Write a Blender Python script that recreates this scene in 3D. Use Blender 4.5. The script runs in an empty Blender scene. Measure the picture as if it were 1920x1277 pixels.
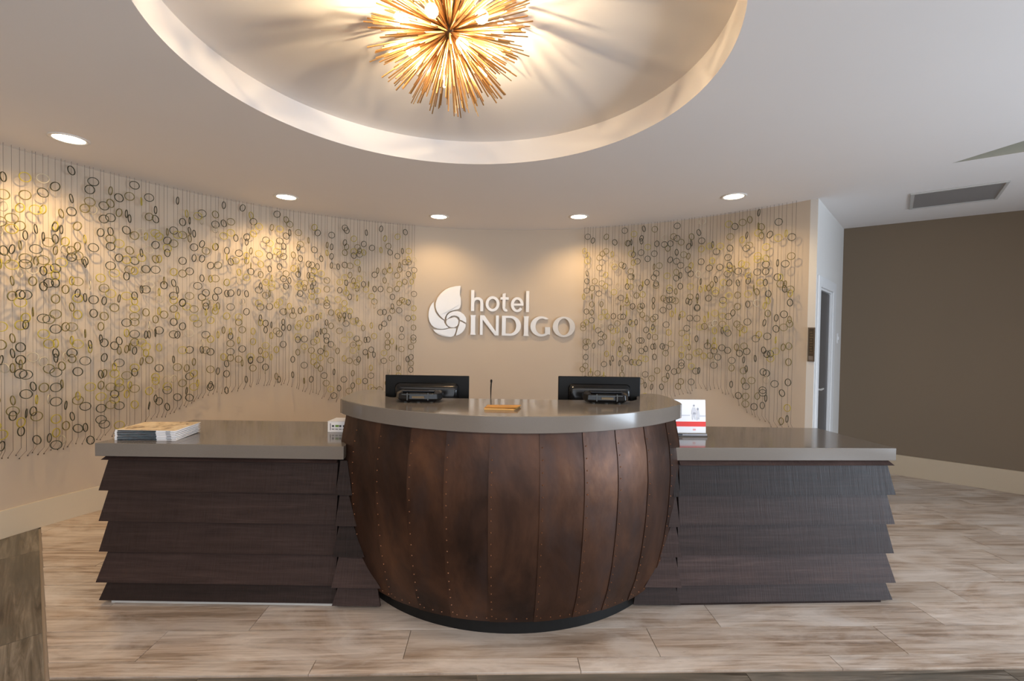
import bpy, bmesh, math, random
from mathutils import Vector, Matrix
PI = math.pi
sin, cos = math.sin, math.cos
scn = bpy.context.scene
COL = scn.collection

# ------------------------------------------------------------------ camera
FPX, PITCH, ROLL, CAMH = 873.97, 0.01939, 0.014683, 1.51
cd = bpy.data.cameras.new('camera'); cd.sensor_width = 36.0; cd.lens = 36.0 * FPX / 1920.0
cd.clip_start = 0.05; cd.clip_end = 100
cam = bpy.data.objects.new('camera', cd); COL.objects.link(cam)
_f = Vector((0, cos(PITCH), -sin(PITCH))); _r0 = Vector((1, 0, 0)); _u0 = Vector((0, sin(PITCH), cos(PITCH)))
_r = cos(ROLL) * _r0 + sin(ROLL) * _u0; _u = -sin(ROLL) * _r0 + cos(ROLL) * _u0
cam.matrix_world = Matrix(((_r.x, _u.x, -_f.x, 0), (_r.y, _u.y, -_f.y, 0), (_r.z, _u.z, -_f.z, CAMH), (0, 0, 0, 1)))
scn.camera = cam

# ------------------------------------------------------------------ world, exposure, daylight
scn.view_settings.view_transform = 'Standard'; scn.view_settings.look = 'None'
scn.view_settings.gamma = 1; scn.view_settings.use_curve_mapping = False
scn.view_settings.exposure = 0.55
w = bpy.data.worlds.new('world'); scn.world = w; w.use_nodes = True
bg = w.node_tree.nodes['Background']; bg.inputs[0].default_value = (0.72, 0.84, 1.0, 1); bg.inputs[1].default_value = 1.5

def area_light(name, loc, target, sx, sy, power, color, spread=PI):
    l = bpy.data.lights.new(name, 'AREA'); l.shape = 'RECTANGLE'; l.size = sx; l.size_y = sy
    l.energy = power; l.color = color; l.spread = spread
    o = bpy.data.objects.new(name, l); COL.objects.link(o); o.location = loc
    d = Vector(target) - Vector(loc); o.rotation_euler = d.to_track_quat('-Z', 'Y').to_euler()
    return o
# daylight through the glazed storefront on the right
area_light('storefront_daylight', (5.05, -0.3, 0.95), (0, 0.1, 1.55), 2.9, 1.5, 140, (0.72, 0.85, 1.0))
# daylight through the glazed entrance behind the photographer
area_light('entrance_daylight', (0.6, -4.3, 1.7), (0.3, 3, 1.2), 5.0, 1.9, 20, (1.0, 0.93, 0.86))
# lobby ceiling lights behind the photographer
area_light('lobby_ceiling_light', (0.3, -1.0, 2.70), (0.3, -0.9, 0), 4.2, 1.4, 62, (1.0, 0.90, 0.80))

# ------------------------------------------------------------------ helpers
def tag(o, label=None, cat=None, group=None, kind=None):
    if label: o['label'] = label
    if cat: o['category'] = cat
    if group: o['group'] = group
    if kind: o['kind'] = kind
    return o
def thing(name, label, cat, loc=(0, 0, 0), rz=0, group=None):
    o = bpy.data.objects.new(name, None); COL.objects.link(o); o.empty_display_size = 0.1
    o.location = loc; o.rotation_euler = (0, 0, rz)
    return tag(o, label, cat, group)
def link(name, me, parent=None, loc=None, rot=None):
    o = bpy.data.objects.new(name, me); COL.objects.link(o)
    if parent: o.parent = parent
    if loc is not None: o.location = loc
    if rot is not None: o.rotation_euler = rot
    return o
def mesh(name, vs, fs, mat, smooth=False):
    me = bpy.data.meshes.new(name); me.from_pydata([tuple(v) for v in vs], [], fs)
    me.materials.append(mat)
    bm = bmesh.new(); bm.from_mesh(me); bmesh.ops.recalc_face_normals(bm, faces=bm.faces); bm.to_mesh(me); bm.free()
    if smooth: me.shade_smooth()
    return me
class MB:
    def __init__(s): s.v = []; s.f = []
    def add(s, vs, fs):
        n = len(s.v); s.v += [tuple(v) for v in vs]; s.f += [tuple(i + n for i in f) for f in fs]; return s
    def box(s, x0, x1, y0, y1, z0, z1):
        return s.add([(x, y, z) for z in (z0, z1) for x, y in ((x0, y0), (x1, y0), (x1, y1), (x0, y1))],
                     [(0, 3, 2, 1), (4, 5, 6, 7), (0, 1, 5, 4), (1, 2, 6, 5), (2, 3, 7, 6), (3, 0, 4, 7)])
    def hexa(s, p):   # 8 points: bottom loop 0-3, top loop 4-7
        return s.add(p, [(0, 3, 2, 1), (4, 5, 6, 7), (0, 1, 5, 4), (1, 2, 6, 5), (2, 3, 7, 6), (3, 0, 4, 7)])
    def prism(s, poly, z0, z1):
        n = len(poly)
        return s.add([(x, y, z0) for x, y in poly] + [(x, y, z1) for x, y in poly],
                     [tuple(range(n))[::-1], tuple(range(n, 2 * n))] + [(i, (i + 1) % n, n + (i + 1) % n, n + i) for i in range(n)])
    def tube(s, pts, r, n=6, r2=None):
        pts = [Vector(p) for p in pts]; base = len(s.v); m = len(pts)
        for i, p in enumerate(pts):
            t = (pts[min(i + 1, m - 1)] - pts[max(i - 1, 0)]).normalized()
            a = t.cross(Vector((0, 0, 1)));
            if a.length < 1e-3: a = t.cross(Vector((1, 0, 0)))
            a.normalize(); b = t.cross(a)
            rr = r if r2 is None else r + (r2 - r) * i / (m - 1)
            for k in range(n):
                an = 2 * PI * k / n; s.v.append(tuple(p + a * cos(an) * rr + b * sin(an) * rr))
        for i in range(m - 1):
            for k in range(n):
                s.f.append((base + i * n + k, base + i * n + (k + 1) % n, base + (i + 1) * n + (k + 1) % n, base + (i + 1) * n + k))
        s.f.append(tuple(base + k for k in range(n))[::-1]); s.f.append(tuple(base + (m - 1) * n + k for k in range(n)))
        return s
    def lathe(s, prof, n=32, c=(0, 0, 0), close=False):
        base = len(s.v)
        for r, z in prof:
            for k in range(n):
                a = 2 * PI * k / n; s.v.append((c[0] + r * cos(a), c[1] + r * sin(a), c[2] + z))
        m = len(prof)
        for i in range(m - 1 + (1 if close else 0)):
            for k in range(n):
                j = (i + 1) % m
                s.f.append((base + i * n + k, base + i * n + (k + 1) % n, base + j * n + (k + 1) % n, base + j * n + k))
        if not close:
            s.f.append(tuple(base + k for k in range(n))[::-1]); s.f.append(tuple(base + (m - 1) * n + k for k in range(n)))
        return s
    def build(s, name, mat, parent=None, loc=None, rot=None, smooth=False, bevel=0, seg=2):
        me = mesh(name, s.v, s.f, mat, smooth)
        o = link(name, me, parent, loc, rot)
        if bevel:
            m = o.modifiers.new('bevel', 'BEVEL'); m.width = bevel; m.segments = seg; m.limit_method = 'ANGLE'; m.angle_limit = 0.7
        return o
def grid_fs(nu, nv, off=0):
    return [(off + i * nv + j, off + (i + 1) * nv + j, off + (i + 1) * nv + j + 1, off + i * nv + j + 1) for i in range(nu - 1) for j in range(nv - 1)]

# ------------------------------------------------------------------ materials
def mat(name, col=(.5, .5, .5), rough=.6, metal=0, emit=None, es=0, spec=None, trans=0):
    m = bpy.data.materials.new(name); m.use_nodes = True
    b = m.node_tree.nodes['Principled BSDF']
    b.inputs['Base Color'].default_value = (*col, 1); b.inputs['Roughness'].default_value = rough; b.inputs['Metallic'].default_value = metal
    if spec is not None: b.inputs['Specular IOR Level'].default_value = spec
    if trans: b.inputs['Transmission Weight'].default_value = trans
    if emit: b.inputs['Emission Color'].default_value = (*emit, 1); b.inputs['Emission Strength'].default_value = es
    return m
class NT:
    def __init__(s, m): s.t = m.node_tree; s.n = s.t.nodes; s.b = s.n['Principled BSDF']
    def new(s, ty, **kw):
        n = s.n.new(ty)
        for k, v in kw.items(): setattr(n, k, v)
        return n
    def l(s, a, b): s.t.links.new(a, b)
    def coord(s, out='Object', scale=(1, 1, 1), rnd=False):
        c = s.new('ShaderNodeTexCoord'); mp = s.new('ShaderNodeMapping'); mp.inputs['Scale'].default_value = scale
        s.l(c.outputs[out], mp.inputs['Vector'])
        if rnd:
            oi = s.new('ShaderNodeObjectInfo'); mm = s.new('ShaderNodeMath', operation='MULTIPLY'); mm.inputs[1].default_value = 37.0
            s.l(oi.outputs['Random'], mm.inputs[0]); cb = s.new('ShaderNodeCombineXYZ')
            for i in range(3): s.l(mm.outputs[0], cb.inputs[i])
            s.l(cb.outputs[0], mp.inputs['Location'])
        return mp.outputs[0]
    def noise(s, vec, scale, detail=4, rough=.55, dist=0):
        n = s.new('ShaderNodeTexNoise'); n.inputs['Scale'].default_value = scale; n.inputs['Detail'].default_value = detail
        n.inputs['Roughness'].default_value = rough; n.inputs['Distortion'].default_value = dist
        s.l(vec, n.inputs['Vector']); return n.outputs['Fac']
    def ramp(s, fac, stops):
        r = s.new('ShaderNodeValToRGB'); e = r.color_ramp.elements
        while len(e) < len(stops): e.new(.5)
        for k, (p, c) in enumerate(stops): e[k].position = p; e[k].color = (*c, 1) if len(c) == 3 else c
        s.l(fac, r.inputs[0]); return r.outputs[0]
    def mix(s, fac, a, b, mode='MIX'):
        m = s.new('ShaderNodeMix', data_type='RGBA', blend_type=mode)
        if isinstance(fac, (int, float)): m.inputs[0].default_value = fac
        else: s.l(fac, m.inputs[0])
        for v, i in ((a, 6), (b, 7)):
            if isinstance(v, tuple): m.inputs[i].default_value = (*v, 1)
            else: s.l(v, m.inputs[i])
        return m.outputs[2]
    def bump(s, h, strength=.2, dist=.01):
        b = s.new('ShaderNodeBump'); b.inputs['Strength'].default_value = strength; b.inputs['Distance'].default_value = dist
        s.l(h, b.inputs['Height']); s.l(b.outputs[0], s.b.inputs['Normal'])
    def col(s, c): s.l(c, s.b.inputs['Base Color'])
    def rgh(s, fac, a, b):
        m = s.new('ShaderNodeMapRange'); m.inputs['To Min'].default_value = a; m.inputs['To Max'].default_value = b
        s.l(fac, m.inputs['Value']); s.l(m.outputs[0], s.b.inputs['Roughness'])

def paint(name, col, rough=.75):
    m = mat(name, col, rough, spec=.25); t = NT(m); v = t.coord('Object')
    n = t.noise(v, 1.3, 3); c2 = tuple(x * .96 for x in col)
    t.col(t.mix(n, col, c2)); t.bump(t.noise(v, 260, 2), .05, .002); return m
M_wall = paint('warm_beige_paint', (.57, .475, .38))
M_taupe = paint('taupe_paint', (.185, .138, .094))
M_white = paint('white_paint', (.74, .73, .71), .55)
M_ceil = paint('ceiling_paint', (.83, .80, .785), .85)
M_cove = paint('cove_paint', (.84, .80, .77), .85)
M_base = paint('baseboard_paint', (.66, .58, .46), .45)
M_door = paint('grey_door', (.09, .085, .085), .4)
M_frame = paint('white_trim_paint', (.80, .81, .82), .35)

def wood_floor(name, stops, tint, rough=(.25, .5)):
    m = mat(name, rough=.4); t = NT(m)
    v = t.coord('Object', (1.1, 19.0, 1.0), rnd=True); v2 = t.coord('Object', (1.3, 3.0, 1), rnd=True)
    a = t.noise(v, 1.7, 9, .66, .9); b = t.noise(v2, 1.5, 5, .6, .8)
    base = t.ramp(a, stops)
    oi = t.new('ShaderNodeObjectInfo')
    base = t.mix(t.ramp(b, [(.42, (0, 0, 0)), (.66, (.75, .75, .75))]), base, tint)
    tone = t.ramp(oi.outputs['Random'], [(0, (.84, .80, .76)), (.5, (1, .97, .94)), (1, (1.0, 1.0, 1.0))])
    c = t.mix(1.0, base, tone, 'MULTIPLY')
    sp = t.noise(t.coord('Object', (2, 14, 1), rnd=True), 9, 4, .7)
    c = t.mix(t.ramp(sp, [(.62, (0, 0, 0)), (.75, (.5, .5, .5))]), c, (.20, .14, .10))
    t.col(c); t.rgh(a, *rough); t.bump(a, .15, .003); return m
M_plank = wood_floor('weathered_plank', [(.28, (.17, .12, .088)), (.42, (.33, .25, .19)), (.55, (.50, .405, .33)), (.72, (.66, .58, .51))], (.68, .62, .57), (.30, .5))
M_dark = wood_floor('dark_stone_plank', [(.33, (.045, .036, .027)), (.48, (.12, .10, .078)), (.70, (.30, .265, .22))], (.11, .105, .09), (.3, .5))
M_grout = mat('grout', (.33, .27, .22), .8)

def copper(name):
    m = mat(name, rough=.4, metal=.6); t = NT(m)
    v = t.coord('Object', (1.3, 1.3, .7), rnd=True); a = t.noise(v, 2.6, 6, .6, .5); b = t.noise(t.coord('Object', (1, 1, .45), rnd=True), 5.5, 5, .6, .3)
    c = t.ramp(a, [(.30, (.022, .011, .0075)), (.44, (.052, .024, .0145)), (.56, (.086, .039, .022)), (.72, (.13, .06, .031))])
    c = t.mix(t.ramp(b, [(.5, (0, 0, 0)), (.7, (.6, .6, .6))]), c, (.050, .033, .031))
    t.col(c); t.rgh(b, .34, .56); t.bump(t.noise(v, 9, 3), .22, .012); return m
M_copper = copper('aged_copper')
M_rivet = mat('copper_rivet', (.20, .085, .04), .45, .7)
M_plinth = mat('black_plinth', (.005, .005, .005), .5, spec=.3)
def quartz():
    m = mat('taupe_quartz', (.23, .195, .165), .13); t = NT(m); v = t.coord('Object')
    n = t.noise(v, 300, 2); n2 = t.noise(t.coord('Object', (1, 5, 5)), 6, 4)
    c = t.mix(n, (.135, .112, .094), (.185, .158, .135)); c = t.mix(n2, c, (.165, .142, .122)); t.col(c)
    t.b.inputs['Coat Weight'].default_value = .15; t.b.inputs['Coat Roughness'].default_value = .04; return m
M_quartz = quartz()
def slatwood():
    m = mat('dark_rough_sawn_wood', (.04, .028, .025), .5, spec=.22); t = NT(m)
    v = t.coord('Object', (60, 1, 3), rnd=True); a = t.noise(v, 2.2, 3, .7); g = t.noise(t.coord('Object', (.9, 1, 16), rnd=True), 3.0, 6, .65, .5)
    c = t.ramp(g, [(.3, (.0145, .008, .0065)), (.55, (.028, .0165, .0135)), (.8, (.050, .031, .026))])
    c = t.mix(t.ramp(a, [(.35, (.0, .0, .0)), (.75, (.32, .32, .32))]), c, (.046, .031, .027))
    oi = t.new('ShaderNodeObjectInfo'); c = t.mix(1.0, c, t.ramp(oi.outputs['Random'], [(0, (.55, .52, .50)), (1, (1.5, 1.42, 1.42))]), 'MULTIPLY'); t.col(c)
    t.rgh(a, .36, .62); t.bump(a, .35, .004); return m
M_slat = slatwood()
M_toe = mat('pale_toe_strip', (.5, .48, .45), .6)
M_desk = mat('light_laminate', (.45, .38, .30), .45)
M_black = mat('black_plastic', (.004, .004, .004), .4, spec=.2)
M_blackgloss = mat('gloss_black_plastic', (.006, .006, .0065), .16, spec=.35)
M_rim = mat('grey_plastic_edge', (.045, .047, .045), .25)
M_screen = mat('dark_screen_glass', (.01, .01, .012), .06)
M_wire = mat('dark_bronze_wire', (.10, .072, .055), .5, .3)
M_ring = {'k': mat('dark_olive_ring', (.036, .036, .014), .35), 'o': mat('olive_ring', (.17, .135, .03), .35),
          'y': mat('yellow_green_ring', (.46, .37, .035), .35), 'p': mat('clear_pale_ring', (.55, .48, .36), .25)}
M_steel = mat('brushed_sign_metal', (.66, .64, .62), .3, .35)
M_steel_side = mat('sign_edge_metal', (.30, .27, .25), .45, .5)
M_brass = mat('antique_brass', (.46, .27, .11), .38, .85)
M_brass_dk = mat('dark_bronze', (.11, .07, .04), .45, .8)
M_bulb = mat('glowing_bulb', (1, .9, .75), .3, emit=(1.0, .76, .47), es=12000)
M_glass = bpy.data.materials.new('glowing_clear_bulb_glass'); M_glass.use_nodes = True
_t = M_glass.node_tree; _t.nodes.clear(); _o = _t.nodes.new('ShaderNodeOutputMaterial'); _m = _t.nodes.new('ShaderNodeMixShader'); _a = _t.nodes.new('ShaderNodeBsdfTransparent'); _e = _t.nodes.new('ShaderNodeEmission')
_e.inputs[0].default_value = (1.0, .78, .5, 1); _e.inputs[1].default_value = 9; _m.inputs[0].default_value = .4
_t.links.new(_a.outputs[0], _m.inputs[1]); _t.links.new(_e.outputs[0], _m.inputs[2]); _t.links.new(_m.outputs[0], _o.inputs[0])
M_lens = mat('glowing_downlight_lens', (1, .95, .85), .3, emit=(1.0, .86, .62), es=9)
M_trimring = mat('white_downlight_trim', (.80, .78, .75), .4)
M_vent = mat('grey_return_grille', (.55, .52, .50), .55)
M_ventf = mat('vent_frame_metal', (.50, .49, .47), .5)
M_paper = mat('white_paper', (.82, .82, .84), .5)
M_paperw = mat('white_card', (.86, .86, .88), .4)
M_red = mat('red_print', (.78, .035, .025), .4)
M_pale_red = mat('pale_red_print', (.85, .42, .42), .5)
M_greyprint = mat('grey_print', (.34, .35, .40), .5)
M_ltgrey = mat('light_grey_print', (.60, .61, .66), .5)
M_darkprint = mat('dark_print', (.05, .055, .07), .5)
M_acryl = mat('clear_acrylic', (.95, .97, .97), .03, trans=.92)
M_kraft = mat('orange_kraft_paper', (.62, .34, .10), .55)
M_kraftdk = mat('brown_kraft_shade', (.58, .28, .06), .6)
M_green = mat('green_print', (.16, .30, .05), .5)
def mag_top():
    m = mat('printed_map_cover', (.72, .56, .36), .45); t = NT(m); v = t.coord('Object', (1, 1, 1))
    n = t.noise(v, 14, 4, .6, 1.0); t.col(t.ramp(n, [(.36, (.22, .14, .08)), (.44, (.62, .45, .26)), (.6, (.82, .66, .44)), (.8, (.86, .74, .56))])); return m
M_map = mag_top()
def mag_edge():
    m = mat('dark_printed_fold', (.02, .025, .035), .35); t = NT(m); v = t.coord('Object', (1, 1, 1), rnd=True)
    n = t.noise(v, 22, 3); t.col(t.ramp(n, [(.4, (.012, .014, .02)), (.55, (.018, .045, .06)), (.72, (.05, .045, .06))])); return m
M_fold = mag_edge()

# ------------------------------------------------------------------ geometry constants
ZC = 2.757; ZT = 2.923
WX, WY, RW = -0.169, 2.20, 3.566
def wp(th, r=RW, z=0): return Vector((WX + r * sin(th), WY + r * cos(th), z))
TH0, TH1, TH2 = -1.75, 0.943, 0.961
E1 = wp(TH2); C1 = Vector((3.83, 5.43, 0)); C2 = Vector((5.20, 4.33, 0))

# ------------------------------------------------------------------ structure: walls
def wall_prism(name, pts, out, z0, z1, m):
    """pts: inner line; out: outer line (same count)"""
    n = len(pts); vs = []; 
    for P in (pts, out):
        for p in P: vs.append((p[0], p[1], z0))
        for p in P: vs.append((p[0], p[1], z1))
    fs = []
    I0, I1, O0, O1 = 0, n, 2 * n, 3 * n
    for i in range(n - 1):
        fs += [(I0 + i, I0 + i + 1, I1 + i + 1, I1 + i), (O0 + i + 1, O0 + i, O1 + i, O1 + i + 1),
               (I1 + i, I1 + i + 1, O1 + i + 1, O1 + i), (I0 + i + 1, I0 + i, O0 + i, O0 + i + 1)]
    fs += [(I0, I1, O1, O0), (I0 + n - 1, O0 + n - 1, O1 + n - 1, I1 + n - 1)]
    o = link(name, mesh(name, vs, fs, m)); tag(o, kind='structure'); return o
NW = 90
ths = [TH0 + (TH1 - TH0) * i / NW for i in range(NW + 1)]
cw = wall_prism('wall_back', [wp(t) for t in ths], [wp(t, RW + .12) for t in ths], 0, ZC, M_wall)
for p in cw.data.polygons: p.use_smooth = False
cw.data.shade_smooth(); cw.data.set_sharp_from_angle(angle=0.6)
# white end of the curved wall
tag(wall_prism('wall_end', [wp(TH1), wp(.952), E1], [wp(TH1, RW + .12), wp(.952, RW + .12), E1 + Vector((.10, .20, 0))], 0, ZC, M_white), kind='structure')
# white door wall (opening for the door)
dw = (C1 - E1); LW = dw.length; ud = dw / LW; nd = Vector((ud.y, -ud.x, 0))      # nd points into the lobby side
if nd.dot(Vector((0, -1, 0))) < 0: nd = -nd
D0, D1, DH = .16, .90, 1.97
def dpt(s, d=0, z=0): p = E1 + ud * s + nd * d; return Vector((p.x, p.y, z))
def dbox(mb, s0, s1, d0, d1, z0, z1):
    return mb.hexa([dpt(s0, d1, z0), dpt(s1, d1, z0), dpt(s1, d0, z0), dpt(s0, d0, z0), dpt(s0, d1, z1), dpt(s1, d1, z1), dpt(s1, d0, z1), dpt(s0, d0, z1)])
mb = MB(); mb.hexa([dpt(0, 0, 0), dpt(D0, 0, 0), dpt(D0, -.12, 0), dpt(.125, -.12, 0), dpt(0, 0, ZC), dpt(D0, 0, ZC), dpt(D0, -.12, ZC), dpt(.125, -.12, ZC)]); dbox(mb, D1, LW, -.12, 0, 0, ZC); dbox(mb, D0, D1, -.12, 0, DH, ZC)
tag(mb.build('wall_door', M_white), kind='structure')
# right taupe wall
ur = (C2 - C1).normalized(); nr = Vector((-ur.y, ur.x, 0)); 
if nr.dot(Vector((-1, -1, 0))) < 0: nr = -nr
tag(wall_prism('wall_right', [C1, C2], [C1 - nr * .12, C2 - nr * .12], 0, ZC, M_taupe), kind='structure')
# storefront wall beyond the frame on the right, with window openings
mb = MB(); X0, X1 = 5.20, 5.32
for y0, y1 in ((1.3, 4.33), (-1.9, -1.7), (-4.5, -3.8)): mb.box(X0, X1, y0, y1, 0, ZC)
mb.box(X0, X1, -4.5, 4.33, 2.35, ZC); mb.box(X0, X1, -4.5, 4.33, 0, .1)
tag(mb.build('wall_storefront', M_white), kind='structure')
for k, (y0, y1) in enumerate(((-1.7, 1.3), (-3.8, -1.9))):
    mb = MB()
    for yy in (y0, (y0 + y1) / 2 - .025, y1 - .05): mb.box(5.23, 5.29, yy, yy + .05, .1, 2.35)
    mb.box(5.23, 5.29, y0, y1, .1, .16); mb.box(5.23, 5.29, y0, y1, 2.29, 2.35)
    tag(mb.build('window_%d' % (k + 1), M_brass_dk), kind='structure')
# left wall running back from the curve, rear wall with entrance opening
Lp = wp(TH0)
tag(wall_prism('wall_left', [Vector((Lp.x, -4.5, 0)), Lp], [Vector((Lp.x - .12, -4.5, 0)), Vector((Lp.x - .12, Lp.y, 0))], 0, ZC, M_wall), kind='structure')
mb = MB(); mb.box(Lp.x, -2.2, -4.62, -4.5, 0, ZC); mb.box(3.4, 5.2, -4.62, -4.5, 0, ZC); mb.box(-2.2, 3.4, -4.62, -4.5, 2.45, ZC)
tag(mb.build('wall_rear', M_wall), kind='structure')

# ------------------------------------------------------------------ ceiling with round cove and side notch
CX, CY, RC = -0.299, 2.253, 1.258
N0 = (3.122, 3.352); N1 = (3.2037, 2.9585); N2 = (3.3928, 3.1307)
def ext(a, b, s): return (a[0] + (b[0] - a[0]) * s, a[1] + (b[1] - a[1]) * s)
N1 = ext(N0, N1, 4.5); N2 = (N0[0] + .78 * 2.0, N0[1] - .626 * 2.0)
bm = bmesh.new()
outer = [(Lp.x - .12, -4.62), (5.32, -4.62), (5.32, 4.45), (3.95, 5.62), (3.7, 5.6), (3.4, 6.05), (-4.2, 6.05), (Lp.x - .12, 2.4)]
def loop(pts, z):
    vs = [bm.verts.new((x, y, z)) for x, y in pts]; return vs, [bm.edges.new((vs[i], vs[(i + 1) % len(vs)])) for i in range(len(vs))]
cir = [(CX + RC * cos(2 * PI * i / 160), CY + RC * sin(2 * PI * i / 160)) for i in range(160)]
_, e0 = loop(outer, ZC); _, e1 = loop(cir, ZC); _, e2 = loop([N0, N1, N2], ZC)
bmesh.ops.triangle_fill(bm, edges=e0 + e1 + e2, use_beauty=True)
me = bpy.data.meshes.new('ceiling'); bm.to_mesh(me); bm.free(); me.materials.append(M_ceil)
tag(link('ceiling', me), kind='structure')
# cove: vertical fascia and flat top
cs = cir
vs = [(x, y, ZC) for x, y in cs] + [(x, y, ZT) for x, y in cs]
n = len(cs)
o = link('trim_1', mesh('cove_fascia', vs, [(i, (i + 1) % n, n + (i + 1) % n, n + i) for i in range(n)], M_cove, True)); tag(o, kind='structure')
o = link('ceiling_cove', mesh('cove_top', [(x, y, ZT) for x, y in cs], [tuple(range(n))], M_cove)); tag(o, kind='structure')
# notch sides
mb = MB(); zt = ZC + .45
for a, b in ((N0, N1), (N1, N2), (N2, N0)): mb.add([(a[0], a[1], ZC), (b[0], b[1], ZC), (b[0], b[1], zt), (a[0], a[1], zt)], [(0, 1, 2, 3)])
mb.add([(p[0], p[1], zt) for p in (N0, N1, N2)], [(0, 1, 2)])
tag(mb.build('trim_2', paint('notch_paint', (.42, .40, .33))), kind='structure')

# ------------------------------------------------------------------ floor: base + planks
tag(MB().box(Lp.x - .12, 5.32, -4.62, 6.0, -.06, -.010).build('floor', M_grout), kind='structure')
floor = bpy.data.objects['floor']
def clip(poly, n, c):          # keep n.p <= c
    out = []
    for i in range(len(poly)):
        a, b = poly[i], poly[(i + 1) % len(poly)]
        da = n[0] * a[0] + n[1] * a[1] - c; db = n[0] * b[0] + n[1] * b[1] - c
        if da <= 0: out.append(a)
        if (da < 0) != (db < 0) and abs(da - db) > 1e-9:
            t = da / (da - db); out.append((a[0] + (b[0] - a[0]) * t, a[1] + (b[1] - a[1]) * t))
    return out
SL = .035; ca, sa = cos(math.atan(SL)), sin(math.atan(SL))
def r2w(u, v): return (u * ca - v * sa, u * sa + v * ca)
def w2r(x, y): return (x * ca + y * sa, -x * sa + y * ca)
def plank(poly_uv, m, ang=0.0, g=.0016, name='plank'):
    cxu = sum(p[0] for p in poly_uv) / len(poly_uv); cyv = sum(p[1] for p in poly_uv) / len(poly_uv)
    loc = [(u - cxu, v - cyv) for u, v in poly_uv]
    if len(loc) < 3: return
    mbp = MB().prism([(a * (1 - g / max(.02, abs(a))) if abs(a) > .02 else a, b * (1 - g / max(.02, abs(b))) if abs(b) > .02 else b) for a, b in loc], -.010, random.uniform(-.0008, 0))
    c, s = cos(ang), sin(ang)
    o = mbp.build(name, m, floor, (cxu * c - cyv * s, cxu * s + cyv * c, 0), (0, 0, ang))
    return o
random.seed(11)
A0 = math.atan(SL)
V0 = 2.033; rowh = .2135; L = 1.197
DG = (-3.484, 3.432); DD = (-1.95, 1.947)         # diagonal border line
dgd = Vector((DD[0] - DG[0], DD[1] - DG[1])).normalized(); dgn = Vector((-dgd.y, dgd.x)) # normal
if dgn.dot(Vector((1, 1))) < 0: dgn = -dgn
dgc = dgn.x * DG[0] + dgn.y * DG[1]               # light planks: dgn.p >= dgc
# corner where diagonal meets the front border
def in_room(x, y):
    if math.hypot(x - WX, y - WY) < RW + .05: return True
    if x > 1.5:
        q = Vector((x, y, 0))
        if (q - E1).dot(nd) > -.05 and (q - C1).dot(nr) > -.1 and x < 5.3: return True
    return y < 2.3 and Lp.x < x < 5.3
def ru(nx, ny): return (nx * ca + ny * sa, -nx * sa + ny * ca)   # world normal -> uv normal
offs = {-1: .40, 0: .792, 1: 1.183, 2: .34, 3: .80, 4: 1.1}
circ_mask = [(-k) for k in range(0)]
rooms = [((-nd.x, -nd.y), -(nd.x * E1.x + nd.y * E1.y)), ((-nr.x, -nr.y), -(nr.x * C1.x + nr.y * C1.y))]
nplank = 0
for k in range(-1, 16):
    v0 = V0 if k == -1 else V0 + .092 + rowh * k; v1 = V0 + .092 + rowh * (k + 1)
    o0 = offs.get(k, random.uniform(0, L))
    for j in range(-4, 6):
        u0 = o0 + j * L; poly = [(u0, v0), (u0 + L, v0), (u0 + L, v1), (u0, v1)]
        nn = ru(-dgn.x, -dgn.y); poly = clip(poly, nn, -dgc - .006)
        nn = ru(1, 0); poly = clip(poly, nn, 5.19)
        if len(poly) < 3: continue
        for (nx, ny), c in rooms:
            if max(r2w(*p)[0] for p in poly) > 2.72: poly = clip(poly, ru(nx, ny), c)
            if len(poly) < 3: break
        if len(poly) < 3: continue
        c = r2w(sum(p[0] for p in poly) / len(poly), sum(p[1] for p in poly) / len(poly))
        if not in_room(*c): continue
        if abs(max(p[0] for p in poly) - min(p[0] for p in poly)) < .03: continue
        plank(poly, M_plank, A0); nplank += 1
# dark border in front
doffs = {0: -.06, 1: .43, 2: .9}
for k in range(0, 9):
    v1 = V0 - .012 - .30 * k; v0 = v1 - .30
    o0 = doffs.get(k, random.uniform(0, L))
    for j in range(-3, 5):
        u0 = o0 + j * L; poly = clip([(u0, v0), (u0 + L, v0), (u0 + L, v1), (u0, v1)], ru(1, 0), 5.19)
        # left limit: the diagonal strip
        lim = ru(-dgn.x, -dgn.y); poly = clip(poly, lim, -dgc - .006) if len(poly) > 2 else poly
        if len(poly) < 3 or r2w(*poly[0])[1] < -.9: continue
        plank(poly, M_dark, A0, name='dark_plank')
# dark diagonal strip on the left
angd = math.atan2(dgd.y, dgd.x); cD, sD = cos(angd), sin(angd)
def d2w(u, v): return (u * cD - v * sD, u * sD + v * cD)
base_u = DD[0] * dgd.x + DD[1] * dgd.y; vline = -dgc if False else (-sD * DD[0] + cD * DD[1])
jv = (-2.275) * dgd.x + 2.262 * dgd.y
sgn = -1
for k in range(0, 6):
    va = vline - .006 - .30 * k; vb = va - .30
    for j in range(-3, 3):
        ua = jv + j * 1.197 + (.4 * k if k else 0); poly = [(ua, vb), (ua + 1.197, vb), (ua + 1.197, va), (ua, va)]
        cxy = d2w(ua + .6, (va + vb) / 2)
        poly = clip(poly, (-cD, sD), -(Lp.x + .01))       # x >= left wall
        if len(poly) < 3: continue
        cxy = d2w(sum(p[0] for p in poly) / len(poly), sum(p[1] for p in poly) / len(poly))
        if not in_room(*cxy) or cxy[1] < -.8: continue
        plank(poly, M_dark, angd, name='dark_plank')

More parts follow.
